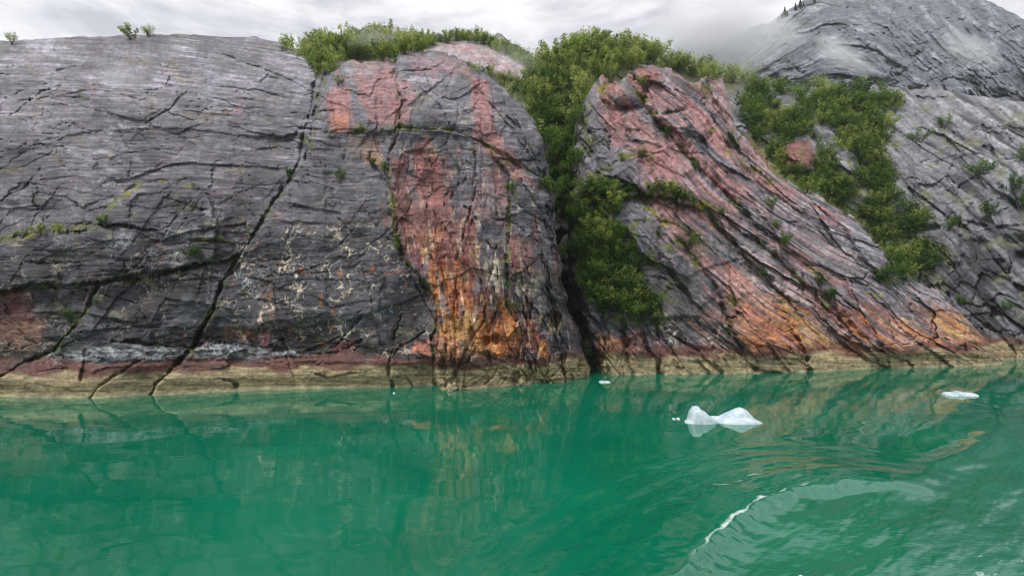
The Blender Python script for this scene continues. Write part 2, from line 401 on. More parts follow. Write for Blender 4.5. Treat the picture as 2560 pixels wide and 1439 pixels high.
def L1_d(px, py, T, Y, Z):
    right = sst(800, 1000, px)
    s = py - 0.20 * np.maximum(px - 380, 0) * np.clip(1 - (py - 90) / 420, 0, 1) + 0.10 * np.maximum(220 - px, 0) * np.clip(1 - (py - 90) / 300, 0, 1) + 14 * fbm(px / 420, py / 300, 2, 11)
    d = 1.6 * fbm(px / 300, py / 210, 3, 1) + 0.5 * fbm(px / 95, py / 60, 3, 2)
    slab = 1 - right
    pat = np.clip(.5 + 1.2 * fbm(px / 150, py / 110, 3, 15), 0, 1)         # rough and smooth patches
    # sheets peeled off the slab in thin steps
    d += slab * 0.28 * terr(1.3 * fbm(px / 420, s / 110, 4, 3), 0.10)
    f, _ = facets((px - .5 * s) / 120, (s + .1 * px) / 44, 18, .40, .6, .5, .04, .5); d += slab * f * (.3 + pat)
    f, _ = facets(px / 210, s / 60, 2, .40, .55, .6, .04, .5); d += slab * f
    f, _ = facets(px / 62, s / 18, 4, .12, .20, .34, .08, .45); d += f * (1.5 * pat ** 2) * (1 - .4 * right)
    d += (.35 + .8 * pat) * (0.08 * fbm(px / 110, s / 8, 3, 5) + 0.05 * fbm(px / 60, s / 3, 2, 6)) * (1 - .3 * right)
    g = ridged(px / 85, s / 20, 2, 7)
    d += 0.7 * sst(0.88, 0.98, g) * np.clip(-0.05 + 1.6 * fbm(px / 90, py / 60, 2, 9), 0, 1)
    # blocks of the buttress
    f, _ = facets((px + .12 * py) / 105, py / 120, 6, .8, 1.0, .7, .03, .5); d += right * f
    f, _ = facets((px - .1 * py) / 44, py / 52, 8, .22, .45, .25, .05, .5); d += right * f * (.2 + pat)
    # the red foot of the buttress is rugged and lobed
    rug = poly(px, py, [(985, 380), (1180, 400), (1260, 640), (1390, 700), (1450, 930), (1090, 930), (1100, 780), (1000, 640)], 50)
    d += rug * (0.45 * fbm(px / 34, py / 95, 4, 21) + 0.8 * sst(.88, .98, ridged(px / 44, py / 130, 2, 22)))
    f, _ = facets((px + .2 * py) / 30, py / 80, 10, .20, .40, .2, .06, .45); d += rug * f
    # dark slab between the diagonal crack and the buttress sits back
    D, S = seg_dist(px, py, [(985, 100), (1003, 260), (968, 440), (990, 590), (1085, 740), (1080, 850), (1090, 980)], 300)
    d += np.where(D < 1e5, -S, 1) * 0 + 1.2 * sst(-10, 40, np.where(D < 1e5, D * S, 300)) * sst(240, 0, np.where(D < 1e5, D, 300)) * sst(700, 800, px)
    bulge = np.exp(-((px - 1160) / 160) ** 2)
    d -= 4.0 * bulge * sst(120, 320, py)
    # shore below the tide mark is worn smooth
    tz = sst(5.0, 2.5, Z)
    set_jit(px, py, 700)
    d = d * (1 - 0.72 * tz * sst(1120, 1060, px) - .25 * tz)
    f, _ = facets((px + .1 * py) / 46, py / 50, 40, .5, .9, 1.3, .06, .38); d += f * sst(1070, 1100, px) * sst(8, 4.5, Z)
    d = blocks(d, px, py, [([(352, 455), (480, 462), (530, 500), (560, 600), (480, 600), (330, 565), (240, 560), (262, 530), (305, 480)], 1.3), ([(-40, 602), (120, 582), (240, 562), (400, 577), (480, 600), (570, 605), (600, 640), (480, 665), (240, 706), (-40, 735)], 1.5),
        ([(-40, 738), (240, 710), (215, 780), (130, 880), (-40, 948)], .7), ([(250, 715), (590, 648), (548, 730), (480, 868), (280, 850), (170, 838)], 1.0), ([(612, 650), (720, 480), (960, 470), (1000, 650), (1070, 730), (880, 800), (640, 830), (540, 790)], .8),
        ([(815, 225), (850, 165), (900, 148), (984, 155), (1001, 260), (985, 328), (822, 336)], 1.6), ([(1004, 132), (1190, 160), (1240, 205), (1320, 420), (1190, 343), (994, 318)], 1.0), ([(1280, 440), (1362, 445), (1402, 660), (1412, 760), (1300, 690), (1276, 560)], .9),
        ([(1290, 790), (1340, 800), (1390, 900), (1400, 950), (1335, 945), (1310, 850)], 1.0), ([(1110, 780), (1176, 720), (1214, 800), (1150, 905), (1092, 905)], .8), ([(1038, 866), (1085, 852), (1090, 900), (1040, 890)], 1.2), ([(365, 860), (480, 872), (520, 856), (780, 888), (640, 896), (200, 905), (210, 880)], .7)])
    for i, (p, w, dep, st) in enumerate(L1_CR): d = crack(d, px, py, p, w * .78, dep, st * 0.9, seed=i)
    d = joints(d, px, py, 48, (-20, 110, 780, 880), (-62, -55, -30, 4, 8), (40, 190), 2.1, .34, .32, 31)
    d = joints(d, px, py, 34, (600, 420, 1000, 900), (-50, 5, 60, 80), (30, 120), 2.2, .5, .25, 32)
    d = joints(d, px, py, 46, (800, 140, 1400, 640), (86, 95, 60, 3, -35), (30, 150), 2.0, .32, .35, 33)
    d = joints(d, px, py, 46, (1060, 600, 1470, 960), (80, 98, 68, 105), (40, 170), 2.8, .8, .4, 34)
    d -= 1.1 * sst(5.8, 4.2, Z) * sst(0.2, 2.5, Z) * sst(1080, 980, px)          # the tide bench stands proud
    # crest and gully edge roll back
    e = np.clip((py - T) / 34, 0, 1)
    d += 5.0 * (1 - np.sqrt(np.clip(1 - (1 - e) ** 2, 0, 1))) * sst(780, 860, px)
    edge = ip(py, [(200, 1245), (335, 1352), (430, 1366), (560, 1384), (660, 1402), (760, 1412), (815, 1440), (880, 1462), (945, 1484)])
    g = np.clip((edge - px + 22 * fbm(px / 60, py / 50, 3, 90)) / 40, 0, 1)
    d += 6.0 * (1 - np.sqrt(np.clip(1 - (1 - g) ** 2, 0, 1)))
    for hx, hy, hr, hd in ((1388, 800, 15, 4), (1216, 852, 9, 2), (1238, 846, 10, 2), (1290, 945, 12, 1.6), (592, 963, 6, 1.0), (1012, 258, 8, 1), (770, 395, 9, 1.5)):
        d += hd * np.exp(-(((px - hx) / hr) ** 2 + ((py - hy) / (hr * 1.3)) ** 2) ** 2)
    return d
def veins(px, py, seed, sc=48, thr=0.035):
    wx = px + 16 * fbm(px / 30, py / 30, 3, seed + 1); wy = py + 16 * fbm(px / 30, py / 30, 3, seed + 2)
    a = np.abs(perlin(wx / sc, wy / sc, seed)); b = np.abs(perlin(wx / (sc * .55), wy / (sc * .7), seed + 7))
    v = np.maximum(sst(thr, thr * .35, a), sst(thr * 1.2, thr * .4, b) * 0.8)
    return v * sst(-0.05, 0.3, fbm(px / 60, py / 50, 3, seed + 4))
def L1_col(px, py, T, Y, Z):
    wx = px + 34 * fbm(px / 80, py / 80, 4, 31); wy = py + 34 * fbm(px / 80, py / 80, 4, 33)
    s = py - 0.20 * np.maximum(px - 380, 0) * np.clip(1 - (py - 90) / 420, 0, 1) + 14 * fbm(px / 420, py / 300, 2, 11)
    col = np.ones(px.shape + (3,)) * np.array(GREY)
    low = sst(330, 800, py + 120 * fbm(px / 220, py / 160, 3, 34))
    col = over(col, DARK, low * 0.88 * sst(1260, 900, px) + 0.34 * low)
    col = over(col, PALE, sst(360, 110, py) * 0.55 * np.clip(.55 + fbm(px / 160, s / 40, 4, 35), 0, 1))  # skylight and sheen on the upper slab painted in as paler rock
    st = fbm(px / 110, s / 8, 4, 36)
    col = col * np.clip(1 + 0.55 * st, .35, 1.8)[..., None]
    col = over(col, PALE, 0.5 * sst(.3, .7, fbm(px / 90, s / 14, 4, 37)) * sst(760, 420, py))
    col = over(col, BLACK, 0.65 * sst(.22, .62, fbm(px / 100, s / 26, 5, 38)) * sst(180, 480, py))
    col = over(col, (0.20, 0.19, 0.11), 0.4 * sst(.25, .6, fbm(px / 60, py / 45, 4, 39)))
    fs = fbm(px / 160, s / 3.4, 3, 81) * .7 + .5 * fbm(px / 60, s / 5, 2, 84)
    col = col * np.clip(1 + (.25 + .9 * np.clip(.45 + fbm(px / 130, py / 90, 3, 87), 0, 1)) * fs * (.45 + .55 * sst(1050, 800, px)), .35, 2.0)[..., None]
    _, _, cid, _, _ = voro(px / 62 + .22 * perlin(px / 36, s / 9, 7), s / 15 + .22 * perlin(px / 36, s / 9, 9), 4)
    col = col * (.82 + .36 * R1[cid])[..., None]
    big = fbm(px / 190, py / 120, 4, 88)
    col = col * np.clip(1 + .55 * big, .5, 1.5)[..., None]
    col = over(col, (.10, .105, .12), .55 * sst(.12, .4, fbm((px + .6 * py) / 90, (py - .6 * px) / 240, 4, 89)))
    # thin faint rusty pink joints on the slab
    col = over(col, PINK, 0.5 * sst(0.03, 0.0, np.abs(perlin(wx / 170, (wy + .5 * wx) / 120, 44))) * sst(.0, .4, fbm(px / 130, py / 110, 2, 45)))
    # dark wet slab right of the diagonal crack
    col = over(col, (0.085, 0.082, 0.092), 0.6 * poly(wx, wy, [(760, 420), (960, 440), (1000, 640), (1060, 720), (900, 800), (640, 800), (600, 660), (680, 540)], 50))
    bw = .75 * fbm((px - .12 * py) / 15, py / 170, 4, 46) + .4 * fbm(px / 60, s / 8, 3, 43)       # drips
    for pts, c, a, bl in (
        ([(815, 225), (865, 210), (872, 330), (822, 338)], PINK, .9, 14), ([(830, 285), (870, 280), (868, 330), (832, 335)], ORANGE, .38, 16), ([(885, 200), (985, 170), (1003, 230), (1000, 310), (935, 300), (900, 260)], PINK, .75, 22),
        ([(880, 145), (985, 155), (985, 200), (870, 200)], PINK, .4, 20), ([(1000, 200), (1030, 205), (1030, 300), (1000, 310)], PINK, .55, 12), ([(1020, 130), (1180, 150), (1190, 190), (1020, 180)], PINK, .4, 22),
        ([(1175, 190), (1222, 195), (1240, 330), (1310, 420), (1360, 470), (1290, 440), (1220, 390), (1180, 330)], PINK, .85, 16),
        ([(985, 390), (1060, 365), (1120, 385), (1130, 520), (1180, 560), (1190, 640), (1110, 690), (1010, 640), (980, 540)], RED, .85, 30), ([(1000, 440), (1050, 430), (1110, 520), (1100, 600), (1030, 600)], PINK, .6, 26),
        ([(1180, 420), (1270, 430), (1275, 560), (1180, 560)], PINK, .35, 30), ([(1230, 385), (1275, 440), (1276, 520), (1230, 470)], PINK, .5, 14), ([(1275, 590), (1330, 600), (1370, 660), (1300, 690), (1270, 660)], RED, .6, 20),
        ([(880, 340), (960, 350), (960, 430), (900, 400)], ORANGE, .25, 24), ([(915, 375), (965, 385), (960, 420), (920, 410)], YELLOW, .35, 14),
        ([(1010, 640), (1120, 590), (1190, 640), (1250, 720), (1330, 770), (1350, 890), (1090, 900), (1085, 850), (1110, 770), (1060, 700)], RED, .85, 30),
        ([(1060, 690), (1110, 650), (1200, 760), (1290, 760), (1300, 880), (1100, 895), (1100, 780)], ORANGE, .85, 34),
        ([(1040, 590), (1110, 560), (1100, 660), (1060, 660)], ORANGE, .4, 26),
        ([(1100, 800), (1180, 770), (1200, 880), (1110, 890)], YELLOW, .45, 26), ([(1200, 640), (1260, 660), (1260, 740), (1210, 730)], CREAM, .5, 22), ([(1285, 690), (1340, 700), (1350, 760), (1300, 740)], CREAM, .5, 16),
        ([(1290, 780), (1335, 800), (1375, 885), (1310, 880)], RED, .9, 12), ([(1330, 830), (1375, 880), (1370, 900), (1340, 890)], ORANGE, .6, 10), ([(1038, 866), (1085, 852), (1085, 895), (1040, 885)], (0.5, .2, .14), .9, 9),
        ([(1090, 840), (1150, 850), (1155, 890), (1095, 885)], (0.55, .30, .20), .5, 12),
        ([(1200, 690), (1240, 700), (1250, 800), (1205, 810)], DARK, .8, 12), ([(1290, 720), (1345, 740), (1350, 800), (1300, 790)], DARK, .7, 14), ([(1160, 720), (1200, 730), (1190, 800), (1165, 800)], DEEP, .6, 12),
        ([(1340, 560), (1390, 640), (1400, 780), (1360, 780), (1330, 660)], (0.09, .085, .09), .7, 16),
        ([(-20, 735), (88, 730), (75, 800), (45, 850), (-20, 868)], DEEP, .7, 20), ([(60, 780), (120, 775), (110, 860), (40, 880), (40, 840)], (0.30, .13, .08), .35, 26), ([(0, 800), (110, 790), (90, 880), (0, 900)], YELLOW, .08, 22),
        ([(825, 862), (885, 848), (895, 878), (835, 884)], DEEP, .9, 8), ([(642, 822), (668, 822), (664, 868), (632, 852)], (.24, .09, .10), .85, 8), ([(550, 815), (640, 815), (640, 850), (540, 850)], ORANGE, .2, 20), ([(650, 690), (690, 690), (700, 800), (650, 800)], (.30, .21, .12), .22, 26),
        ([(600, 910), (760, 905), (760, 925), (600, 930)], (.32, .13, .08), .5, 14), ([(100, 900), (200, 905), (190, 935), (60, 940)], DEEP, .6, 12)):
        m = poly(wx * .5 + px * .5, wy * .5 + py * .5, pts, bl * 1.7)
        col = over(col, c, a * crisp(m, np.roll(bw, int(pts[0][0]) % 50, 1)) * np.clip(.92 + .5 * bw, .2, 1.12))
    ft = poly(px, py, [(990, 600), (1200, 600), (1400, 700), (1430, 900), (1080, 905), (1080, 720)], 30)
    dr = fbm((px - .15 * py) / 9, py / 110, 4, 47)
    col = over(col, CREAM, ft * 0.75 * sst(.28, .62, dr)); col = over(col, YELLOW, ft * .5 * sst(.2, .6, fbm(px / 14, py / 60, 4, 48)))
    col = over(col, DEEP, ft * .75 * sst(.25, .6, fbm(px / 16, py / 80, 4, 49))); col = over(col, BLACK, ft * .6 * sst(.35, .6, fbm(px / 18, py / 34, 4, 50)))
    seep = poly(px, py, [(985, 340), (1200, 360), (1320, 440), (1400, 640), (1440, 900), (1085, 905), (1080, 730), (990, 600)], 26)
    lean = px - .10 * py + 10 * fbm(px / 60, py / 90, 2, 97)
    for c_, a_, w_, sd_, th_ in ((GREY, .75, 34, 811, .10), (RED, .5, 22, 813, .16), (BLACK, .5, 15, 815, .30), (DEEP, .5, 12, 819, .28), (CREAM, .35, 8, 821, .38)):
        col = over(col, c_, a_ * seep * sst(th_, th_ + .16, fbm(lean / w_, py / 150, 4, sd_)) * sst(-.05, .3, fbm(px / 60, py / 90, 3, sd_ + 1)))
    up = poly(px, py, [(980, 330), (1300, 420), (1390, 620), (1260, 650), (980, 620)], 40)
    col = over(col, CREAM, up * .4 * sst(.3, .6, fbm(px / 20, py / 60, 4, 51)))
    # pale veins and lichen
    vm = poly(px, py, [(610, 560), (960, 560), (1070, 720), (1060, 890), (620, 880), (560, 760)], 40)
    col = over(col, CREAM, vm * .85 * veins(px, py, 52, 52, .05))
    col = over(col, (.42, .40, .36), .55 * veins(px, py, 56, 38, .04) * sst(380, 640, py) * sst(1000, 900, px))
    col = over(col, ORANGE, vm * .5 * sst(.45, .7, fbm(px / 26, py / 30, 4, 57)))
    wb = poly(wx * .3 + px * .7, wy * .25 + py * .75, [(160, 885), (300, 858), (420, 864), (450, 884), (520, 856), (640, 863), (770, 886), (850, 884), (640, 893), (450, 900), (300, 892), (200, 905)], 9)
    col = over(col, WHITE, wb * np.clip(.22 + 1.0 * veins(px, py, 60, 24, .10) + .7 * fbm(px / 22, py / 9, 4, 61), 0, .9))
    for cx_, cy_, r_ in ((430, 620, 70), (520, 560, 55), (600, 700, 60), (310, 610, 40), (120, 880, 60), (960, 790, 25), (905, 490, 20), (310, 330, 40), (260, 480, 60)):
        m = np.exp(-(((px - cx_) / r_) ** 2 + ((py - cy_) / (r_ * .6)) ** 2))
        col = over(col, WHITE, m * .8 * veins(px, py, 63, 26, .13))
    # moss on the ledges
    for pts, r_ in (([(350, 455), (262, 530), (240, 560), (120, 580), (0, 598)], 9), ([(400, 453), (480, 462)], 6), ([(480, 600), (560, 600)], 7), ([(990, 320), (1140, 325), (1240, 378)], 6), ([(880, 322), (985, 330)], 9), ([(880, 145), (985, 150)], 7),
                    ([(1275, 430), (1290, 500)], 9), ([(1270, 620), (1268, 760)], 6), ([(968, 420), (985, 560), (1000, 650)], 7), ([(1095, 740), (1085, 830)], 8), ([(1240, 390), (1275, 440)], 8)):
        D, S = seg_dist(px, py + 6 * fbm(px / 20, py / 20, 2, 70), pts, 40)
        col = over(col, MOSS, .8 * sst(r_, r_ * .3, D + 9 * fbm(px / 14, py / 10, 3, 71)) * sst(-.1, .3, fbm(px / 34, py / 34, 2, 76)))
    for i_ in (0, 3, 6, 7, 21, 22, 23, 26, 31):
        D, S = seg_dist(px, py, L1_CR[i_][0], 40)
        col = over(col, GMOSS, .7 * sst(12, 3, D + 9 * fbm(px / 16, py / 12, 3, 157)) * sst(.05, .35, fbm(px / 40, py / 40, 2, 158)))
    col = over(col, (.13, .13, .05), .5 * sst(.3, .6, fbm(px / 30, py / 30, 5, 72)) * poly(px, py, [(860, 320), (980, 340), (985, 560), (960, 470), (860, 420)], 25))
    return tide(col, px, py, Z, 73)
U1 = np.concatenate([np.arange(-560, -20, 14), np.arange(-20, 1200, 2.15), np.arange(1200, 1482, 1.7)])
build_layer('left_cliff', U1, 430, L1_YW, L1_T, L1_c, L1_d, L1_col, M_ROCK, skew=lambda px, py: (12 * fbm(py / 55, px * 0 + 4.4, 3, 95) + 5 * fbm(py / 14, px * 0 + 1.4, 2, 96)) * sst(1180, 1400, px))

# ---- right cliff: the pink spur sloping down to the right
L2_YW = lambda x: ip(x, [(1400, 941), (1560, 938), (1700, 938), (1900, 935), (2020, 932), (2200, 923), (2350, 918), (2500, 916), (2560, 914), (2700, 908)])
def L2_T(x):
    t = ip(x, [(1490, 470), (1500, 300), (1515, 240), (1530, 200), (1550, 190), (1580, 198), (1600, 178), (1615, 163), (1650, 162), (1680, 175), (1710, 190), (1740, 200), (1760, 195), (1775, 188), (1800, 198), (1815, 235), (1840, 320), (1870, 360), (1910, 405),
                  (1960, 450), (2040, 492), (2130, 545), (2190, 605), (2230, 655), (2260, 690), (2300, 700), (2350, 728), (2410, 790), (2460, 845), (2500, 895), (2540, 920), (2580, 935), (2700, 940)])
    return t + 4 * fbm(x / 35, x * 0 + 1.3, 4, 6) + sst(1490, 1530, x) * sst(2420, 2300, x) * 8 * terr(2.2 * fbm(x / 55, x * 0 + 2.7, 3, 9), .3)
L2_skew = lambda px, py: ip(py, [(190, -34), (240, -50), (300, -60), (480, -68), (620, -72), (700, -66), (800, -30), (900, 0), (960, 8)]) * sst(1820, 1520, px)
def L2_c(px, py):
    a = ip(py, [(160, 1.15), (210, 0.75), (300, 0.55), (500, 0.42), (700, 0.30), (860, 0.28), (910, 0.3), (960, 0.35)])
    b = ip(py, [(300, .9), (500, 0.75), (700, 0.55), (860, 0.45), (960, 0.5)])
    return a + (b - a) * sst(1750, 2150, px)
CR2 = ip
def L2_frame(px, py):
    """coordinates along and across the sheets of rock, which dive to the right"""
    g = ip(px, [(1380, 0), (1500, 150), (1600, 262), (1700, 360), (1800, 450), (1900, 530), (2000, 600), (2100, 665), (2200, 728), (2300, 790), (2400, 850), (2560, 930)])
    w = 22 * fbm(px / 320, py / 260, 2, 101)
    return px + .6 * py, (py - g + w)
L2_CR = [([(1500, 215), (1530, 255), (1560, 272), (1605, 262), (1612, 248)], 6, 1.6, -.8), ([(1575, 200), (1612, 266), (1647, 313), (1682, 347), (1717, 389), (1751, 424), (1800, 470), (1870, 540)], 6, 1.8, .8),
         ([(1640, 285), (1680, 282), (1712, 277)], 5, 1.6, -.8), ([(1660, 325), (1690, 330), (1722, 335), (1755, 350), (1778, 338), (1782, 322)], 5, 1.5, -.7), ([(1650, 165), (1640, 215), (1670, 235), (1672, 260)], 4, 1.0, .5), ([(1590, 195), (1640, 212)], 5, 1.4, .6),
         ([(1760, 200), (1790, 270), (1820, 330), (1860, 400), (1930, 460)], 6, 1.8, .7), ([(1700, 190), (1745, 240), (1790, 310), (1815, 350)], 5, 1.2, .5), ([(1480, 380), (1530, 395), (1600, 385), (1640, 420)], 4, 1.0, -.4),
         ([(1520, 560), (1600, 552), (1690, 560), (1720, 590)], 5, 1.3, -.6), ([(1530, 500), (1610, 490), (1680, 500), (1760, 530), (1830, 600), (1900, 680), (1960, 745)], 5, 1.4, .6), ([(1600, 640), (1680, 690), (1720, 740), (1750, 770)], 4.5, 1.1, .4),
         ([(1650, 630), (1690, 680), (1700, 700)], 3.5, .9, .4), ([(1700, 600), (1760, 680), (1800, 740), (1830, 830), (1850, 870)], 5, 1.4, .4), ([(1800, 540), (1900, 610), (1990, 690), (2060, 760), (2130, 830)], 5, 1.5, .5), ([(1870, 545), (1960, 615), (2040, 680), (2080, 720)], 4.5, 1.1, .5),
         ([(1940, 490), (2030, 560), (2090, 620), (2110, 690)], 5, 1.2, .5), ([(2040, 510), (2110, 575), (2150, 640), (2200, 690)], 4.5, 1.0, .4), ([(2080, 690), (2140, 710), (2170, 715)], 5, 1.3, -.5), ([(1560, 800), (1562, 860), (1578, 935)], 9, 3.0, .3), ([(1510, 850), (1520, 935)], 5, 1.5, .3),
         ([(1600, 820), (1625, 880), (1652, 938)], 6, 1.8, .3), ([(1642, 800), (1650, 870), (1646, 938)], 5, 1.6, 0), ([(1680, 880), (1700, 938)], 4.5, 1.3, .2), ([(1700, 850), (1760, 890), (1800, 930)], 6, 1.6, .3), ([(1745, 900), (1775, 938)], 4.5, 1.2, .1), ([(1780, 820), (1840, 880), (1890, 925), (1960, 938)], 5, 1.3, .3),
         ([(1915, 860), (1950, 905), (1975, 935)], 4, 1, .2), ([(1990, 840), (2015, 890), (2028, 935)], 6, 1.8, .4), ([(2060, 800), (2110, 860), (2170, 905), (2240, 925)], 5, 1.4, .4), ([(2120, 800), (2190, 870), (2280, 915)], 4.5, 1.2, .3), ([(2200, 760), (2260, 830), (2330, 880), (2380, 920)], 4.5, 1.1, .3),
         ([(2360, 740), (2420, 810), (2470, 870), (2510, 910)], 4.5, 1.1, .3), ([(1500, 520), (1520, 620), (1560, 720), (1590, 780)], 4, .9, .2), ([(1470, 330), (1500, 420), (1510, 500)], 5, 1.2, .3), ([(1605, 690), (1640, 760), (1660, 800)], 3, .8, .2), ([(1620, 700), (1625, 760)], 3, .7, .1),
         ([(1460, 830), (1490, 880), (1500, 940)], 6, 2.0, .5)]
def L2_d(px, py, T, Y, Z):
    a, b = L2_frame(px, py)
    d = 1.6 * fbm(px / 260, py / 200, 3, 102) + .5 * fbm(px / 80, py / 70, 3, 103)
    pat = np.clip(.5 + 1.2 * fbm(px / 130, py / 110, 3, 113), 0, 1)
    d += .35 * terr(1.2 * fbm(a / 520, b / 130, 3, 104), .1)
    f, _ = facets(a / 230, b / 74, 12, 1.3, 1.5, 1.6, .035, .4); d += f
    f, _ = facets(a / 110, b / 44, 14, .22, .6, .5, .05, .55); d += f * (1.2 * pat)
    f, _ = facets(px / 58, py / 50, 16, .8, 1.0, .8, .06, .42); d += f * (.15 + .85 * sst(1850, 1560, px)) * (.4 + .6 * pat)
    d += (.25 + .8 * pat) * (.09 * fbm(a / 90, b / 12, 3, 107) + .06 * fbm(px / 14, py / 11, 2, 108))
    d += .9 * sst(.85, .98, ridged(a / 170, b / 44, 2, 109)) * np.clip(1.5 * fbm(px / 120, py / 100, 2, 110), 0, 1)
    d = d * (1 - .75 * sst(4.6, 2.4, Z))
    set_jit(px, py, 740)
    d = blocks(d, px, py, [([(1498, 200), (1550, 190), (1606, 214), (1612, 262), (1560, 272), (1502, 252)], 2.4), ([(1592, 166), (1650, 163), (1660, 205), (1640, 212), (1596, 200)], 1.8), ([(1678, 178), (1712, 200), (1712, 277), (1650, 284), (1655, 230)], 1.5), ([(1655, 292), (1712, 280), (1782, 325), (1778, 340), (1755, 350), (1690, 330)], 1.8),
        ([(1560, 290), (1610, 275), (1680, 350), (1751, 426), (1700, 440), (1600, 380)], 1.0), ([(1600, 440), (1700, 440), (1830, 560), (1960, 700), (1900, 680), (1780, 540), (1680, 495), (1560, 490)], 1.2), ([(1560, 560), (1690, 562), (1720, 600), (1690, 680), (1610, 640)], 1.4), ([(1650, 632), (1720, 640), (1790, 740), (1750, 770), (1690, 690)], 1.2),
        ([(1600, 690), (1700, 705), (1745, 790), (1650, 800)], 1.0), ([(1870, 480), (2010, 520), (2110, 690), (1960, 620)], 1.3), ([(2040, 505), (2130, 550), (2230, 655), (2200, 690), (2110, 580)], 1.2), ([(1850, 700), (1960, 745), (2030, 890), (1890, 900), (1830, 830)], 1.2), ([(2080, 720), (2200, 760), (2330, 880), (2170, 900), (2110, 830)], 1.3), ([(2290, 702), (2360, 738), (2500, 895), (2330, 890), (2250, 800)], 1.1),
        ([(1765, 195), (1800, 200), (1860, 400), (1820, 340), (1790, 270)], 1.4), ([(1480, 390), (1590, 400), (1600, 450), (1500, 480)], .9)])
    for i, (p, w, dep, st) in enumerate(L2_CR):
        if len(p) > 4: d = crack(d, px, py, p, w * 3.2, dep * 1.15, 0, seed=i + 150)
        d = crack(d, px, py, p, w, dep, st, seed=i + 100)
    d = joints(d, px, py, 50, (1450, 180, 1800, 700), (50, 40, 85, -20, 15), (30, 140), 2.2, .5, .45, 41)
    d = joints(d, px, py, 55, (1650, 350, 2450, 900), (40, 36, 46, 85), (60, 240), 2.3, .45, .4, 42)
    d = joints(d, px, py, 28, (1500, 780, 2500, 930), (75, 65, 50, 95), (30, 110), 3.2, 1.1, .3, 43)
    # two stacked boulders of the summit block and the deep overhang below them
    for hx, hy, rx, ry, hd in ((1555, 232, 42, 30, -2.2), (1635, 185, 42, 18, -1.8), (1700, 205, 30, 30, -1.4), (1730, 330, 50, 28, -1.6), (1560, 272, 40, 7, 2.0), (1790, 240, 22, 50, -1.5), (1640, 545, 70, 26, -1.0), (1540, 430, 40, 40, -.8)):
        d += hd * np.exp(-(((px - hx) / rx) ** 2 + ((py - hy) / ry) ** 2) ** 1.5)
    e = np.clip((py - T) / 40, 0, 1)
    d += 7.0 * (1 - np.sqrt(np.clip(1 - (1 - e) ** 2, 0, 1)))
    left = ip(py, [(190, 1496), (300, 1440), (480, 1426), (640, 1424), (760, 1446), (860, 1476), (940, 1500)])
    g = np.clip((px - left + 14 * fbm(px / 50, py / 40, 3, 91)) / 38, 0, 1)
    d += 8.0 * (1 - np.sqrt(np.clip(1 - (1 - g) ** 2, 0, 1)))
    return d
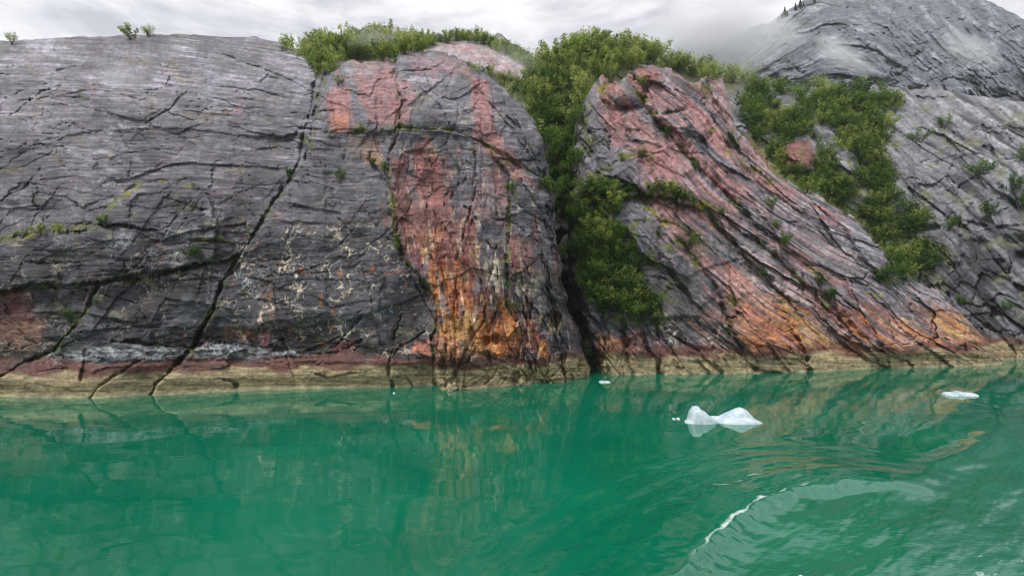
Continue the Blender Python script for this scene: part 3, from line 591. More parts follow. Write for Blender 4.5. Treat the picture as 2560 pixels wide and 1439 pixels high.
def L2_col(px, py, T, Y, Z):
    a, b = L2_frame(px, py)
    wx = px + 30 * fbm(px / 80, py / 80, 4, 131); wy = py + 30 * fbm(px / 80, py / 80, 4, 133)
    col = np.ones(px.shape + (3,)) * np.array(GREY) * 1.12
    col = over(col, DARK, .7 * sst(420, 760, py + 80 * fbm(px / 150, py / 150, 3, 134)) * sst(2100, 1800, px))
    bn = fbm(a / 260, b / 38, 5, 135)
    up = poly(px, py, [(1500, 180), (1800, 180), (1960, 440), (2130, 540), (2130, 700), (1900, 900), (1770, 730), (1650, 570), (1600, 430), (1545, 340), (1505, 260)], 30)
    col = over(col, PINK, up * .92 * sst(-.12, .08, bn + .06 + .3 * fbm(a / 160, b / 10, 3, 152)))
    col = over(col, (0.42, .27, .26), up * .6 * sst(.1, .5, fbm(a / 160, b / 20, 4, 136)))
    col = over(col, RED, up * .75 * sst(.2, .38, fbm(a / 170, b / 16, 4, 137)))
    col = over(col, PALE, .75 * sst(.22, .45, fbm(a / 260, b / 12, 4, 138)) * sst(860, 640, py))
    col = over(col, DARK, .8 * sst(.2, .42, fbm(a / 220, b / 18, 5, 139)))
    sn = fbm(a / 210, b / 11, 4, 141)
    for pts, c, al, bl in (
        ([(1590, 165), (1640, 165), (1660, 200), (1600, 205)], RED, .8, 10), ([(1500, 195), (1540, 195), (1530, 260), (1500, 250)], RED, .6, 12), ([(1545, 200), (1600, 210), (1600, 250), (1545, 240)], (0.13, .12, .12), .6, 14),
        ([(1510, 290), (1560, 280), (1570, 360), (1520, 370)], PINK, .7, 14), ([(1590, 360), (1680, 370), (1700, 440), (1600, 440)], PINK, .8, 18), ([(1480, 390), (1600, 400), (1610, 450), (1480, 460)], GREY, .6, 16), ([(1500, 440), (1590, 440), (1590, 470), (1490, 480)], DARK, .5, 14),
        ([(1870, 480), (1990, 500), (2130, 590), (2210, 660), (2150, 690), (2010, 600), (1900, 540)], GREY, .7, 20), ([(1750, 560), (1850, 600), (1960, 700), (2050, 800), (2000, 800), (1880, 700), (1780, 640)], (.17, .17, .18), .75, 16), ([(1600, 690), (1740, 700), (1780, 790), (1640, 790)], (.08, .078, .08), .75, 20),
        ([(1800, 650), (1880, 720), (1960, 760), (2030, 880), (1880, 890), (1840, 780)], (.40, .19, .14), .8, 22), ([(1850, 770), (1960, 740), (2030, 880), (1890, 880)], ORANGE, .55, 26),
        ([(1950, 750), (2010, 790), (2080, 840), (2150, 900), (2060, 900), (1990, 850)], YELLOW, .8, 16), ([(1960, 770), (2000, 790), (2010, 850), (1980, 840)], (.25, .17, .05), .7, 12),
        ([(2040, 700), (2110, 770), (2160, 850), (2120, 860), (2050, 770)], (.22, .09, .08), .75, 14), ([(2120, 720), (2190, 770), (2220, 850), (2170, 850), (2110, 780)], DEEP, .8, 14), ([(2160, 730), (2230, 780), (2300, 880), (2250, 880), (2190, 800)], RED, .6, 14),
        ([(2200, 790), (2260, 800), (2330, 880), (2240, 880)], ORANGE, .6, 20), ([(2240, 780), (2280, 800), (2350, 890), (2310, 890)], CREAM, .7, 14), ([(2330, 780), (2400, 780), (2460, 840), (2500, 885), (2330, 880)], ORANGE, .55, 22), ([(2335, 790), (2400, 790), (2450, 860), (2350, 850)], YELLOW, .65, 16),
        ([(2190, 740), (2330, 750), (2360, 770), (2250, 775)], (.15, .14, .15), .7, 14), ([(2290, 700), (2360, 740), (2390, 790), (2330, 770)], (.30, .26, .27), .7, 12), ([(1540, 840), (1600, 830), (1620, 890), (1560, 900)], RED, .6, 14), ([(1500, 830), (1550, 850), (1550, 900), (1510, 900)], (.30, .15, .06), .7, 12)):
        m = poly(wx * .5 + px * .5, wy * .5 + py * .5, pts, bl * 1.7)
        col = over(col, c, al * crisp(m, np.roll(sn, int(pts[0][0]) % 60, 1)) * np.clip(.95 + .5 * sn, .2, 1.12))
    ft = poly(px, py, [(1640, 780), (1850, 740), (2000, 740), (2120, 780), (2320, 770), (2450, 800), (2500, 900), (1560, 905)], 30)
    col = over(col, CREAM, ft * .6 * sst(.28, .62, fbm(a / 110, b / 9, 4, 142))); col = over(col, DEEP, ft * .6 * sst(.22, .55, fbm(a / 90, b / 11, 4, 143))); col = over(col, BLACK, ft * .7 * sst(.35, .6, fbm(a / 80, b / 15, 4, 144)))
    zb = fbm(a / 200, b / 20, 4, 150)
    col = over(col, ORANGE, .75 * poly(px, py, [(1830, 770), (1950, 730), (2100, 790), (2200, 760), (2330, 765), (2440, 790), (2520, 895), (1860, 900)], 26) * sst(-.05, .35, zb))
    col = over(col, (.36, .14, .11), .7 * poly(px, py, [(1640, 830), (1830, 760), (2100, 760), (2400, 800), (2500, 900), (1640, 905)], 30) * sst(.0, .4, -zb))
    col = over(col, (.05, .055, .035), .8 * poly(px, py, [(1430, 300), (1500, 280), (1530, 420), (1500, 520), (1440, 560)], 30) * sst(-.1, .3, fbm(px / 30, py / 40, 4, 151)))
    col = over(col, (.48, .36, .35), .75 * sst(1600, 1850, px) * sst(.10, .28, fbm(a / 480, b / 9, 4, 153)) * sst(-.3, .2, fbm(px / 120, py / 90, 2, 154)))
    col = over(col, (.10, .098, .105), .7 * sst(1560, 1700, px) * sst(.16, .32, fbm(a / 380, b / 13, 4, 161)))
    col = over(col, (.42, .42, .45), .6 * sst(1800, 1950, px) * sst(760, 600, py) * sst(.15, .35, fbm(a / 420, b / 11, 4, 163)))
    vm = poly(px, py, [(1580, 800), (1720, 780), (1850, 830), (1850, 900), (1600, 900)], 24)
    col = over(col, CREAM, vm * .8 * veins(px, py, 146, 40, .06))
    # moss
    for pts, r_ in (([(1530, 495), (1620, 490), (1700, 500), (1760, 520)], 12), ([(1560, 555), (1620, 550), (1690, 562)], 8), ([(1590, 640), (1640, 632)], 6), ([(1690, 600), (1720, 620), (1760, 690)], 9), ([(1475, 260), (1490, 230), (1520, 212)], 10), ([(1550, 395), (1630, 385)], 7), ([(1470, 440), (1510, 420), (1560, 395)], 6),
                    ([(1610, 520), (1660, 545)], 10), ([(1700, 480), (1800, 530)], 8), ([(1740, 215), (1790, 225)], 8), ([(1820, 380), (1870, 420)], 7), ([(1830, 750), (1850, 800)], 8), ([(2140, 735), (2200, 740)], 6), ([(2010, 655), (2060, 700)], 8), ([(1440, 560), (1460, 700)], 14)):
        D, S = seg_dist(px, py + 7 * fbm(px / 22, py / 22, 2, 70), pts, 50)
        col = over(col, MOSS, .85 * sst(r_, r_ * .3, D + 10 * fbm(px / 14, py / 10, 3, 71)) * sst(-.2, .2, fbm(px / 34, py / 34, 2, 76)))
    for p, w, dep, st in L2_CR:
        if len(p) > 4 and p[0][1] < 700:
            D, S = seg_dist(px, py, p, 40)
            col = over(col, MOSS if w > 5 else GMOSS, .75 * sst(11, 3, D + 9 * fbm(px / 16, py / 12, 3, 155)) * sst(.05, .3, fbm(px / 40, py / 40, 2, 156 + w)))
    col = over(col, GMOSS, .75 * sst(.15, .5, fbm(px / 40, py / 40, 5, 148)) * poly(px, py, [(1420, 240), (1500, 240), (1540, 500), (1700, 500), (1800, 640), (1650, 820), (1430, 800)], 40))
    return tide(col, px, py, Z, 173)
U2 = np.concatenate([np.arange(1490, 1560, 1.2), np.arange(1560, 2560, 2.0), np.arange(2560, 2700, 8)])
build_layer('right_cliff', U2, 380, L2_YW, L2_T, L2_c, L2_d, L2_col, M_ROCK2, skew=L2_skew)

# ---- hillside behind: gully floor, wooded ridge and the grey slope on the right
L3_YW = lambda x: ip(x, [(500, 885), (1300, 868), (1400, 866), (1600, 866), (1800, 875), (2200, 880), (2440, 892), (2520, 900), (2700, 899), (3200, 880)])
def L3_T(x):
    t = ip(x, [(600, 135), (700, 125), (760, 122), (850, 116), (950, 112), (1050, 106), (1090, 97), (1150, 92), (1200, 94), (1260, 117), (1310, 144), (1345, 162), (1400, 140), (1450, 122), (1500, 112), (1560, 122), (1650, 148), (1750, 180), (1800, 196), (1850, 205), (1900, 214), (2000, 219), (2200, 218), (2350, 226), (2600, 262), (3200, 330)])
    return t + 5 * fbm(x / 60, x * 0 + 5.3, 4, 8)
def L3_c(px, py):
    g = ip(py, [(100, 1.1), (200, .8), (400, .45), (600, .2), (900, .1)])
    r = ip(py, [(210, 1.25), (300, .95), (500, .75), (700, .6), (900, .5)])
    l = ip(py, [(100, 1.2), (200, .8), (900, .5)])
    v = l + (g - l) * sst(1250, 1360, px)
    return v + (r - v) * sst(1500, 1800, px)
def L3_frame(px, py):
    w = 20 * fbm(px / 320, py / 260, 2, 201)
    return px + .7 * py, py - .80 * px + w
def L3_d(px, py, T, Y, Z):
    a, b = L3_frame(px, py)
    d = 3.0 * fbm(px / 200, py / 150, 4, 202)
    pat = np.clip(.5 + 1.2 * fbm(px / 110, py / 90, 3, 213), 0, 1)
    f, _ = facets(a / 200, b / 66, 22, 2.2, 2.6, 2.2, .04, .45); d += f
    f, _ = facets(px / 50, py / 44, 24, 1.0, 1.3, 1.0, .07, .5); d += f * (.3 + pat)
    d += (.2 + pat) * (.30 * fbm(a / 90, b / 14, 4, 205)) + .8 * sst(.85, .98, ridged(a / 170, b / 40, 2, 206)) * np.clip(1.4 * fbm(px / 100, py / 80, 2, 207), 0, 1)
    for hx, hy, rx, ry, hd in ((1960, 255, 45, 24, -6), (2050, 320, 50, 26, -5), (1995, 395, 45, 40, -6), (2110, 420, 30, 60, -6), (2240, 370, 45, 60, -3), (2180, 130, 1, 1, 0), (1200, 140, 110, 34, -5), (1855, 200, 50, 22, -3), (2550, 600, 34, 14, 5), (2562, 640, 24, 12, 4), (2330, 570, 30, 8, 3), (2440, 610, 40, 12, 2)):
        d += hd * np.exp(-(((px - hx) / rx) ** 2 + ((py - hy) / ry) ** 2) ** 1.5)
    set_jit(px, py, 780)
    d = joints(d, px, py, 90, (1900, 240, 2560, 880), (44, 50, 38, 70, 0), (40, 200), 2.6, 1.1, .7, 51)
    e = np.clip((py - T) / 30, 0, 1)
    d += 8.0 * (1 - np.sqrt(np.clip(1 - (1 - e) ** 2, 0, 1)))
    return d
def L3_col(px, py, T, Y, Z):
    a, b = L3_frame(px, py)
    col = np.ones(px.shape + (3,)) * np.array((.170, .172, .188))
    col = over(col, (.34, .345, .37), .8 * sst(-.05, .4, fbm(a / 240, b / 22, 5, 231)) * sst(640, 300, py))
    col = over(col, DARK, .85 * sst(.1, .5, fbm(a / 200, b / 26, 5, 232) + .45 * sst(380, 760, py)))
    col = over(col, (.2, .2, .1), .5 * sst(.15, .5, fbm(px / 50, py / 50, 5, 233)))
    col = over(col, (.09, .10, .03), .92 * poly(px, py, [(600, 90), (1050, 90), (1060, 125), (1150, 100), (1330, 150), (1400, 100), (1500, 80), (1700, 120), (1900, 190), (1850, 230), (1480, 230), (1440, 500), (1400, 800), (1300, 800), (1340, 300), (1200, 180), (1060, 140), (800, 230), (600, 200)], 22))
    col = over(col, BLACK, .9 * poly(px, py, [(1370, 520), (1440, 520), (1520, 800), (1560, 960), (1400, 960)], 20))  # shade of the gully slit painted black into the rock colour
    col = over(col, (.40, .34, .36), .95 * poly(px, py, [(1060, 128), (1110, 110), (1165, 106), (1215, 116), (1265, 139), (1313, 168), (1330, 198), (1285, 194), (1230, 182), (1150, 150)], 7))
    col = over(col, PINK, .8 * poly(px, py, [(1110, 112), (1180, 110), (1260, 150), (1280, 180), (1200, 150)], 12) * sst(-.2, .3, fbm(px / 50, py / 14, 4, 240)))
    col = over(col, (.14, .145, .03), .9 * poly(px, py, [(1860, 330), (1920, 350), (2030, 440), (2140, 520), (2280, 600), (2340, 640), (2200, 720), (2150, 560), (2000, 480), (1900, 420)], 18) * np.clip(.7 + fbm(px / 30, py / 30, 4, 241), 0, 1))
    col = over(col, (.24, .10, .09), .9 * poly(px, py, [(1945, 355), (2020, 350), (2045, 400), (2030, 425), (1960, 410)], 8))
    col = over(col, RED, .7 * poly(px, py, [(1870, 350), (1910, 390), (1940, 450), (1900, 420)], 8))
    col = over(col, BLACK, .7 * poly(px, py, [(2520, 580), (2600, 590), (2600, 660), (2545, 630)], 14) * sst(-.3, .2, fbm(a / 60, b / 14, 3, 245)))  # shade under the overhang painted black into the rock colour
    col = over(col, MOSS, .8 * sst(.3, .55, fbm(px / 24, py / 18, 5, 242)) * poly(px, py, [(1840, 220), (2240, 230), (2260, 480), (2360, 640), (2300, 720), (1880, 400)], 25))
    return tide(col, px, py, Z, 273)
U3 = np.concatenate([np.arange(560, 1300, 4.0), np.arange(1300, 1820, 3.2), np.arange(1820, 2580, 2.3), np.arange(2580, 3000, 12)])
build_layer('wooded_hillside', U3, 270, L3_YW, L3_T, L3_c, L3_d, L3_col, M_SLOPE, back=(3, 8, 16, 30, 60))

# ---- the pale mountain behind, and a further ridge in the cloud
def L4_T(x):
    t = ip(x, [(1650, 250), (1780, 205), (1830, 165), (1850, 135), (1880, 92), (1950, 36), (1990, 12), (2050, -18), (2200, -44), (2330, -36), (2420, -8), (2480, 6), (2560, 48), (2700, 110), (3100, 220)])
    return t + 4 * fbm(x / 30, x * 0 + 9.1, 4, 12)
def L4_frame(px, py):
    w = 24 * fbm(px / 260, py / 190, 2, 301)
    g = ip(px, [(1650, 330), (1800, 160), (1880, 80), (1960, 25), (2050, 0), (2150, 20), (2300, 110), (2450, 230), (2560, 330), (3100, 800)])
    return px + .5 * py, py - g + w
def L4_d(px, py, T, Y, Z):
    a, b = L4_frame(px, py)
    d = 16 * fbm(px / 160, py / 110, 4, 302)
    pat = np.clip(.5 + 1.2 * fbm(px / 80, py / 60, 3, 313), 0, 1)
    f, _ = facets(a / 120, b / 40, 32, 7, 9, 7, .05, .45); d += f
    f, _ = facets(a / 44, b / 17, 34, 3.0, 5.0, 3.5, .07, .5); d += f * (.3 + pat)
    d += (.3 + pat) * 2.2 * fbm(a / 60, b / 9, 4, 305) + 4 * sst(.85, .98, ridged(a / 130, b / 34, 2, 306)) * np.clip(1.4 * fbm(px / 70, py / 50, 2, 307), 0, 1)
    for hx, hy, rx, ry, hd in ((1975, 165, 95, 62, -26), (2180, 190, 40, 30, 12), (2440, 90, 40, 20, 10)):
        d += hd * np.exp(-(((px - hx) / rx) ** 2 + ((py - hy) / ry) ** 2) ** 1.5)
    set_jit(px, py, 790)
    d = joints(d, px, py, 90, (1840, 0, 2560, 260), (35, 42, 28, 50, -20), (40, 220), 2.2, 3.0, 2.0, 52)
    return d
def L4_col(px, py, T, Y, Z):
    a, b = L4_frame(px, py)
    col = np.ones(px.shape + (3,)) * np.array((.155, .166, .19))
    col = over(col, (.32, .335, .365), .7 * sst(.0, .5, fbm(a / 110, b / 20, 5, 331)))
    col = over(col, (.10, .103, .12), .75 * sst(.15, .55, fbm(a / 100, b / 26, 5, 332)))
    col = over(col, (.09, .10, .07), .8 * sst(.25, .5, fbm(px / 26, py / 14, 5, 333)) * poly(px, py, [(1830, 150), (1950, 20), (2200, -30), (2200, 40), (2000, 90), (1960, 120)], 20))
    return col
U4 = np.concatenate([np.arange(1640, 2580, 2.4), np.arange(2580, 3100, 14)])
build_layer('pale_mountain', U4, 190, lambda x: x * 0 + 330, L4_T, lambda px, py: ip(py, [(-60, 1.5), (40, 1.25), (150, .9), (330, .7)]), L4_d, L4_col, M_FAR, back=(20, 60, 120), Y0=lambda x: ip(x, [(1640, 520), (1900, 430), (2200, 400), (2560, 360), (3100, 320)]), below=0)

def L5_T(x):
    return ip(x, [(900, 260), (1180, 150), (1225, 100), (1242, 82), (1262, 92), (1300, 120), (1400, 180), (1550, 200), (1640, 150), (1700, 105), (1740, 90), (1800, 110), (1900, 60), (2300, 60), (2560, 60)]) + 6 * fbm(x / 30, x * 0 + 2.2, 4, 13)
build_layer('distant_peaks', np.arange(900, 2560, 6.0), 60, lambda x: x * 0 + 330, L5_T, lambda px, py: ip(py, [(60, 1.0), (330, .8)]),
            lambda px, py, T, Y, Z: 40 * fbm(px / 60, py / 50, 5, 402), lambda px, py, T, Y, Z: np.ones(px.shape + (3,)) * np.clip(.16 + .14 * fbm(px / 30, py / 20, 4, 403), .05, .4)[..., None], M_FAR, back=(60, 200), Y0=lambda x: x * 0 + 760, below=0)

# ------------------------------------------------------------------ water
def water():
    px = np.concatenate([np.arange(-2400, -60, 60.0), np.arange(-60, 1500, 7.0), np.arange(1500, 2640, 3.4), np.arange(2640, 5000, 60.0)])
    py = np.concatenate([[4200, 3400, 2800, 2300, 2000, 1800, 1650, 1560, 1500], np.arange(1470, 900, -3.0), np.arange(900, 800, -8.0), [790, 780, 770, 762, 755, 750, 746, 743, 741.5, 740.8]])
    PX, PY = np.meshgrid(px, py)
    Y = H * F / (PY - YH); X = (PX - CX) / F * Y
    Z = np.zeros_like(X); foam_glint = np.zeros_like(X); chop = np.zeros_like(X)
    def plan(pts): return [((x - CX) / F * H * F / (y - YH), H * F / (y - YH)) for x, y in pts]
    near = sst(120, 60, Y)
    # lazy swell
    Z += near * (0.022 * fbm(X / 11, Y / 6, 2, 501) + 0.006 * fbm(X / 4, Y / 2.4, 2, 502))
    # the bow wave: a crest curling out of the lower edge, then flattening to the right
    jx = X + .5 * fbm(X / 3, Y / 3, 3, 503); jy = Y + .35 * fbm(X / 2, Y / 2, 3, 504)
    crest = plan([(1600, 1560), (1700, 1450), (1760, 1385), (1830, 1320), (1900, 1270), (1980, 1235), (2080, 1214), (2180, 1208), (2260, 1212), (2400, 1235)])
    D, S = seg_dist(jx, jy, crest, 14)
    t = ip(PX, [(1600, 1.0), (1850, 1.0), (2050, .75), (2250, .25), (2400, 0)])
    prof = np.where(S < 0, np.exp(-(D / 1.1) ** 2), np.exp(-(D / 4.6) ** 2))
    Z += .72 * t * prof
    for i in range(1, 5):
        sd = D * np.where(S < 0, -1, 1)
        Z += .10 * t * np.exp(-((sd - 2.6 * i - .6) / .9) ** 2) * (0.9 ** i)
    brk = np.clip(.55 + .9 * fbm(X / 1.6, Y / 1.6, 3, 520), 0, 1.2)
    foam_glint = np.maximum(foam_glint, (.62 + .2 * brk) * t * sst(1460, 1390, PY) * sst(2180, 2020, PX) * np.exp(-(np.where(S < 0, D * 2.6, D) / (.20 + .26 * brk)) ** 2))
    foam_glint = np.maximum(foam_glint, .42 * t * (.7 + .3 * brk) * np.where(S < 0, 0, 1) * sst(6.0, .2, D) * sst(1740, 1960, PX) * sst(2320, 2080, PX))  # sky reflection behind the crest, painted as pale streaks
    foam_glint = np.maximum(foam_glint, .5 * np.exp(-(((PX - 1760) / 60) ** 2 + ((PY - 1435) / 26) ** 2)))
    # the long second fold that bends away to the right
    fold = plan([(2150, 1225), (2290, 1190), (2400, 1140), (2470, 1105), (2505, 1075), (2508, 1040), (2480, 1015), (2400, 1000)])
    D2, S2 = seg_dist(X + .4 * fbm(X / 4, Y / 4, 2, 507), Y, fold, 20)
    t2 = ip(PX, [(2160, 0), (2320, 1), (2480, 1), (2520, .7)]) * sst(990, 1060, PY)
    Z += t2 * (.20 * np.exp(-(D2 / 1.5) ** 2) - .10 * np.exp(-((D2 - 3.0) / 2.0) ** 2))
    # broad basin of the wake that bends the mirrored streaks
    bx, by = plan([(2060, 1150)])[0]
    R = np.hypot(X - bx - 8, (Y - by) * 1.2)
    chop = poly(PX + 30 * fbm(PX / 90, PY / 60, 3, 508), PY + 24 * fbm(PX / 90, PY / 60, 3, 509), [(1760, 1420), (1900, 1280), (2080, 1215), (2300, 1205), (2440, 1140), (2520, 1060), (2900, 1040), (2900, 1600), (1700, 1600)], 50)
    chop = np.clip(chop, 0, 1) * np.where((S > 0) & (t > .3), sst(.8, 6, D), 1)
    # ripple trains inside the wake
    u = X * .80 + Y * .60; v = -X * .60 + Y * .80
    Z += chop * (.13 * fbm(u / 9, v / 3.0, 2, 513) + .05 * fbm(u / 3.4, v / 1.1, 3, 510) + .012 * fbm(u / 1.2, v / .4, 2, 511))
    foam_glint = np.maximum(foam_glint, chop * .62 * sst(.30, .55, fbm(u / 1.8, v / .45, 4, 512)) * sst(1230, 1400, PY) * sst(2250, 2450, PX))  # white glints on the chop, painted into the surface colour
    V = np.stack([X, Y, Z], -1).reshape(-1, 3)
    m, nt, b = new_mat('glacial_water'); N, L = nt.nodes, nt.links
    b.inputs['Base Color'].default_value = (0.0, 0.148, 0.072, 1)
    tw = N.new('ShaderNodeTexCoord'); nw = N.new('ShaderNodeTexNoise'); nw.inputs['Scale'].default_value = .07; nw.inputs['Detail'].default_value = 5
    L.new(tw.outputs['Object'], nw.inputs['Vector'])
    rw = N.new('ShaderNodeValToRGB'); rw.color_ramp.elements[0].position = .35; rw.color_ramp.elements[1].position = .68
    rw.color_ramp.elements[0].color = (0.0, .122, .064, 1); rw.color_ramp.elements[1].color = (.003, .162, .087, 1)
    L.new(nw.outputs['Fac'], rw.inputs['Fac']); L.new(rw.outputs[0], b.inputs['Base Color'])
    b.inputs['IOR'].default_value = 1.75; b.inputs['Roughness'].default_value = 0.02
    tcn = N.new('ShaderNodeTexCoord')
    mp = N.new('ShaderNodeMapping'); mp.inputs['Scale'].default_value = (.30, 1.0, 1); mp.inputs['Rotation'].default_value = (0, 0, math.radians(8))
    L.new(tcn.outputs['Object'], mp.inputs['Vector'])
    na = N.new('ShaderNodeTexNoise'); na.inputs['Scale'].default_value = .9; na.inputs['Detail'].default_value = 5; na.inputs['Roughness'].default_value = .55
    L.new(mp.outputs[0], na.inputs['Vector'])
    nb = N.new('ShaderNodeTexNoise'); nb.inputs['Scale'].default_value = .06; nb.inputs['Detail'].default_value = 2
    L.new(tcn.outputs['Object'], nb.inputs['Vector'])
    calm = N.new('ShaderNodeMapRange'); calm.inputs['From Min'].default_value = .42; calm.inputs['From Max'].default_value = .62; calm.inputs['To Min'].default_value = .25; calm.inputs['To Max'].default_value = 1.0
    L.new(nb.outputs['Fac'], calm.inputs['Value'])
    ac = N.new('ShaderNodeAttribute'); ac.attribute_name = 'chop'
    st = N.new('ShaderNodeMath'); st.operation = 'MULTIPLY_ADD'; st.inputs[1].default_value = .9
    L.new(ac.outputs['Fac'], st.inputs[0]); L.new(calm.outputs[0], st.inputs[2])
    h0 = N.new('ShaderNodeMath'); h0.operation = 'MULTIPLY'; L.new(na.outputs['Fac'], h0.inputs[0]); L.new(st.outputs[0], h0.inputs[1])
    mc = N.new('ShaderNodeMapping'); mc.inputs['Scale'].default_value = (.45, 1.7, 1); mc.inputs['Rotation'].default_value = (0, 0, math.radians(24))
    L.new(tcn.outputs['Object'], mc.inputs['Vector'])
    nc = N.new('ShaderNodeTexNoise'); nc.inputs['Scale'].default_value = 2.2; nc.inputs['Detail'].default_value = 4; nc.inputs['Roughness'].default_value = .6
    L.new(mc.outputs[0], nc.inputs['Vector'])
    h1 = N.new('ShaderNodeMath'); h1.operation = 'MULTIPLY'; L.new(nc.outputs['Fac'], h1.inputs[0]); L.new(ac.outputs['Fac'], h1.inputs[1])
    hm = N.new('ShaderNodeMath'); hm.operation = 'MULTIPLY_ADD'; hm.inputs[1].default_value = 1.7; L.new(h1.outputs[0], hm.inputs[0]); L.new(h0.outputs[0], hm.inputs[2])
    bp = N.new('ShaderNodeBump'); bp.inputs['Strength'].default_value = 1.0; bp.inputs['Distance'].default_value = .010
    L.new(hm.outputs[0], bp.inputs['Height']); L.new(bp.outputs[0], b.inputs['Normal'])
    # white water, plus painted sky reflections and glints
    af = N.new('ShaderNodeAttribute'); af.attribute_name = 'foam_glint'
    nf = N.new('ShaderNodeTexNoise'); nf.inputs['Scale'].default_value = 7.0; nf.inputs['Detail'].default_value = 8; nf.inputs['Roughness'].default_value = .75
    mf = N.new('ShaderNodeMapping'); mf.inputs['Scale'].default_value = (.45, 1.9, 1); mf.inputs['Rotation'].default_value = (0, 0, math.radians(28))
    L.new(tcn.outputs['Object'], mf.inputs['Vector']); L.new(mf.outputs[0], nf.inputs['Vector'])
    sub = N.new('ShaderNodeMath'); sub.operation = 'ADD'; L.new(af.outputs['Fac'], sub.inputs[0]); L.new(nf.outputs['Fac'], sub.inputs[1])
    fr = N.new('ShaderNodeMapRange'); fr.inputs['From Min'].default_value = 1.0; fr.inputs['From Max'].default_value = 1.42
    L.new(sub.outputs[0], fr.inputs['Value'])
    fd = N.new('ShaderNodeBsdfDiffuse'); fd.inputs['Color'].default_value = (.72, .80, .77, 1)
    mx = N.new('ShaderNodeMixShader'); L.new(fr.outputs[0], mx.inputs['Fac']); L.new(b.outputs[0], mx.inputs[1]); L.new(fd.outputs[0], mx.inputs[2])
    L.new(mx.outputs[0], N['Material Output'].inputs['Surface'])
    me = mesh_np('water', V, grid_quads(*X.shape), m, attrs={'foam_glint': foam_glint, 'chop': chop})
    o = link(bpy.data.objects.new('water', me)); o['kind'] = 'structure'
water()

# ------------------------------------------------------------------ plants
def leaf_quads(P, S, Nrm):
    """one small folded leaf clump (two triangles) per point"""
    n = len(P)
    a = rng.randn(n, 3); a /= np.linalg.norm(a, axis=1)[:, None]
    Nn = Nrm + .55 * rng.randn(n, 3); Nn /= np.linalg.norm(Nn, axis=1)[:, None]
    t = np.cross(Nn, a); t /= np.linalg.norm(t, axis=1)[:, None] + 1e-9
    bt = np.cross(Nn, t)
    S = S[:, None]
    V = np.stack([P - t * S, P + bt * S * .62 + Nn * S * .25, P + t * S, P - bt * S * .62 + Nn * S * .2], 1).reshape(-1, 3)
    Q = np.arange(n * 4).reshape(n, 4)
    return V, Q

def bush_proto(seed, n=760, h=1.0, spread=.62, upright=0.0):
    """leaf cloud of unit height: several leafy shoots fanning out of the base"""
    r = np.random.RandomState(seed)
    shoots = []
    k = r.randint(9, 14)
    P = []; Nr = []; tone = []
    for i in range(k):
        az = r.rand() * 2 * np.pi; out = spread * np.sqrt(r.rand()); top = h * (1 - .45 * (out / spread) ** 2) * (.72 + .35 * r.rand())
        tip = np.array([np.cos(az) * out, np.sin(az) * out, top])
        shoots.append(tip)
        m = n // k
        t = .28 + .75 * r.rand(m) ** .7
        c = tip * t[:, None] * np.array([1, 1, 1]) + np.array([0, 0, 0])
        rad = (.20 - .10 * upright) * (1.15 - .6 * t)
        g = r.randn(m, 3); g /= np.linalg.norm(g, axis=1)[:, None]
        c = c + g * (rad * (.55 + .45 * r.rand(m)))[:, None] * np.array([1, 1, .9])
        P.append(c); Nr.append(g + np.array([0, 0, .9])); tone.append(np.full(m, .5 + .30 * r.randn()) + .14 * r.randn(m) + .45 * (t - .65))
    P = np.concatenate(P); Nr = np.concatenate(Nr); tone = np.concatenate(tone)
    S = .024 + .022 * r.rand(len(P))
    return P, Nr, S, tone, shoots

def stem_mesh(name, shoots, w=.012):
    V = []; Q = []
    for tip in shoots:
        tip = np.asarray(tip) * .92
        mid = tip * .5 + np.array([0, 0, .06])
        pts = [np.array([tip[0] * .06, tip[1] * .06, -.12]), mid, tip]
        b = len(V)
        for j, p in enumerate(pts):
            ww = w * (1.3 - .5 * j)
            for a in range(3):
                V.append(p + ww * np.array([math.cos(a * 2.094), math.sin(a * 2.094), 0]))
        for j in range(2):
            for a in range(3):
                Q.append([b + j * 3 + a, b + j * 3 + (a + 1) % 3, b + j * 3 + 3 + (a + 1) % 3, b + j * 3 + 3 + a])
    return mesh_np(name, np.array(V), np.array(Q), M_BARK, smooth=True)

PROTO = []
for s_ in range(8):
    P, Nr, S, tone, sh = bush_proto(900 + s_, upright=.5 if s_ % 2 else 0.0, spread=.5 + .05 * (s_ % 4))
    V, Q = leaf_quads(P, S, Nr)
    tn = np.repeat(tone, 4)
    PROTO.append((V, Q, tn, sh, mesh_np('foliage', V, Q, M_LEAF, smooth=False, attrs={'tone': tn}), mesh_np('foliage', V, Q, M_LEAF_D, smooth=False, attrs={'tone': tn}), stem_mesh('stem', sh)))

def depth_at(x, y):
    a = int(x / 2560 * ZW); b = int(y / 1439 * ZH)
    w = ZBUF[max(b - 1, 0):b + 2, max(a - 1, 0):a + 2]
    w = w[w < 1e8]
    return float(np.median(w)) if len(w) else None

def inpoly(x, y, pts):
    c = False
    for (x0, y0), (x1, y1) in zip(pts, pts[1:] + pts[:1]):
        if (y0 > y) != (y1 > y) and x < (x1 - x0) * (y - y0) / (y1 - y0) + x0: c = not c
    return c

BARE = [[(1930, 235), (1975, 225), (2000, 260), (2015, 285), (1975, 285), (1940, 265)], [(2040, 300), (2075, 320), (2110, 330), (2060, 345), (2030, 330)], [(1945, 352), (2030, 345), (2060, 400), (2035, 430), (1965, 415)],
        [(2085, 380), (2125, 400), (2140, 460), (2190, 500), (2150, 500), (2100, 440)], [(1065, 130), (1110, 116), (1165, 112), (1215, 121), (1265, 143), (1308, 170), (1325, 196), (1285, 192), (1230, 180), (1150, 150)], [(2230, 590), (2260, 600), (2250, 630), (2225, 620)], [(2060, 330), (2120, 380), (2160, 440), (2120, 420), (2070, 370)]]
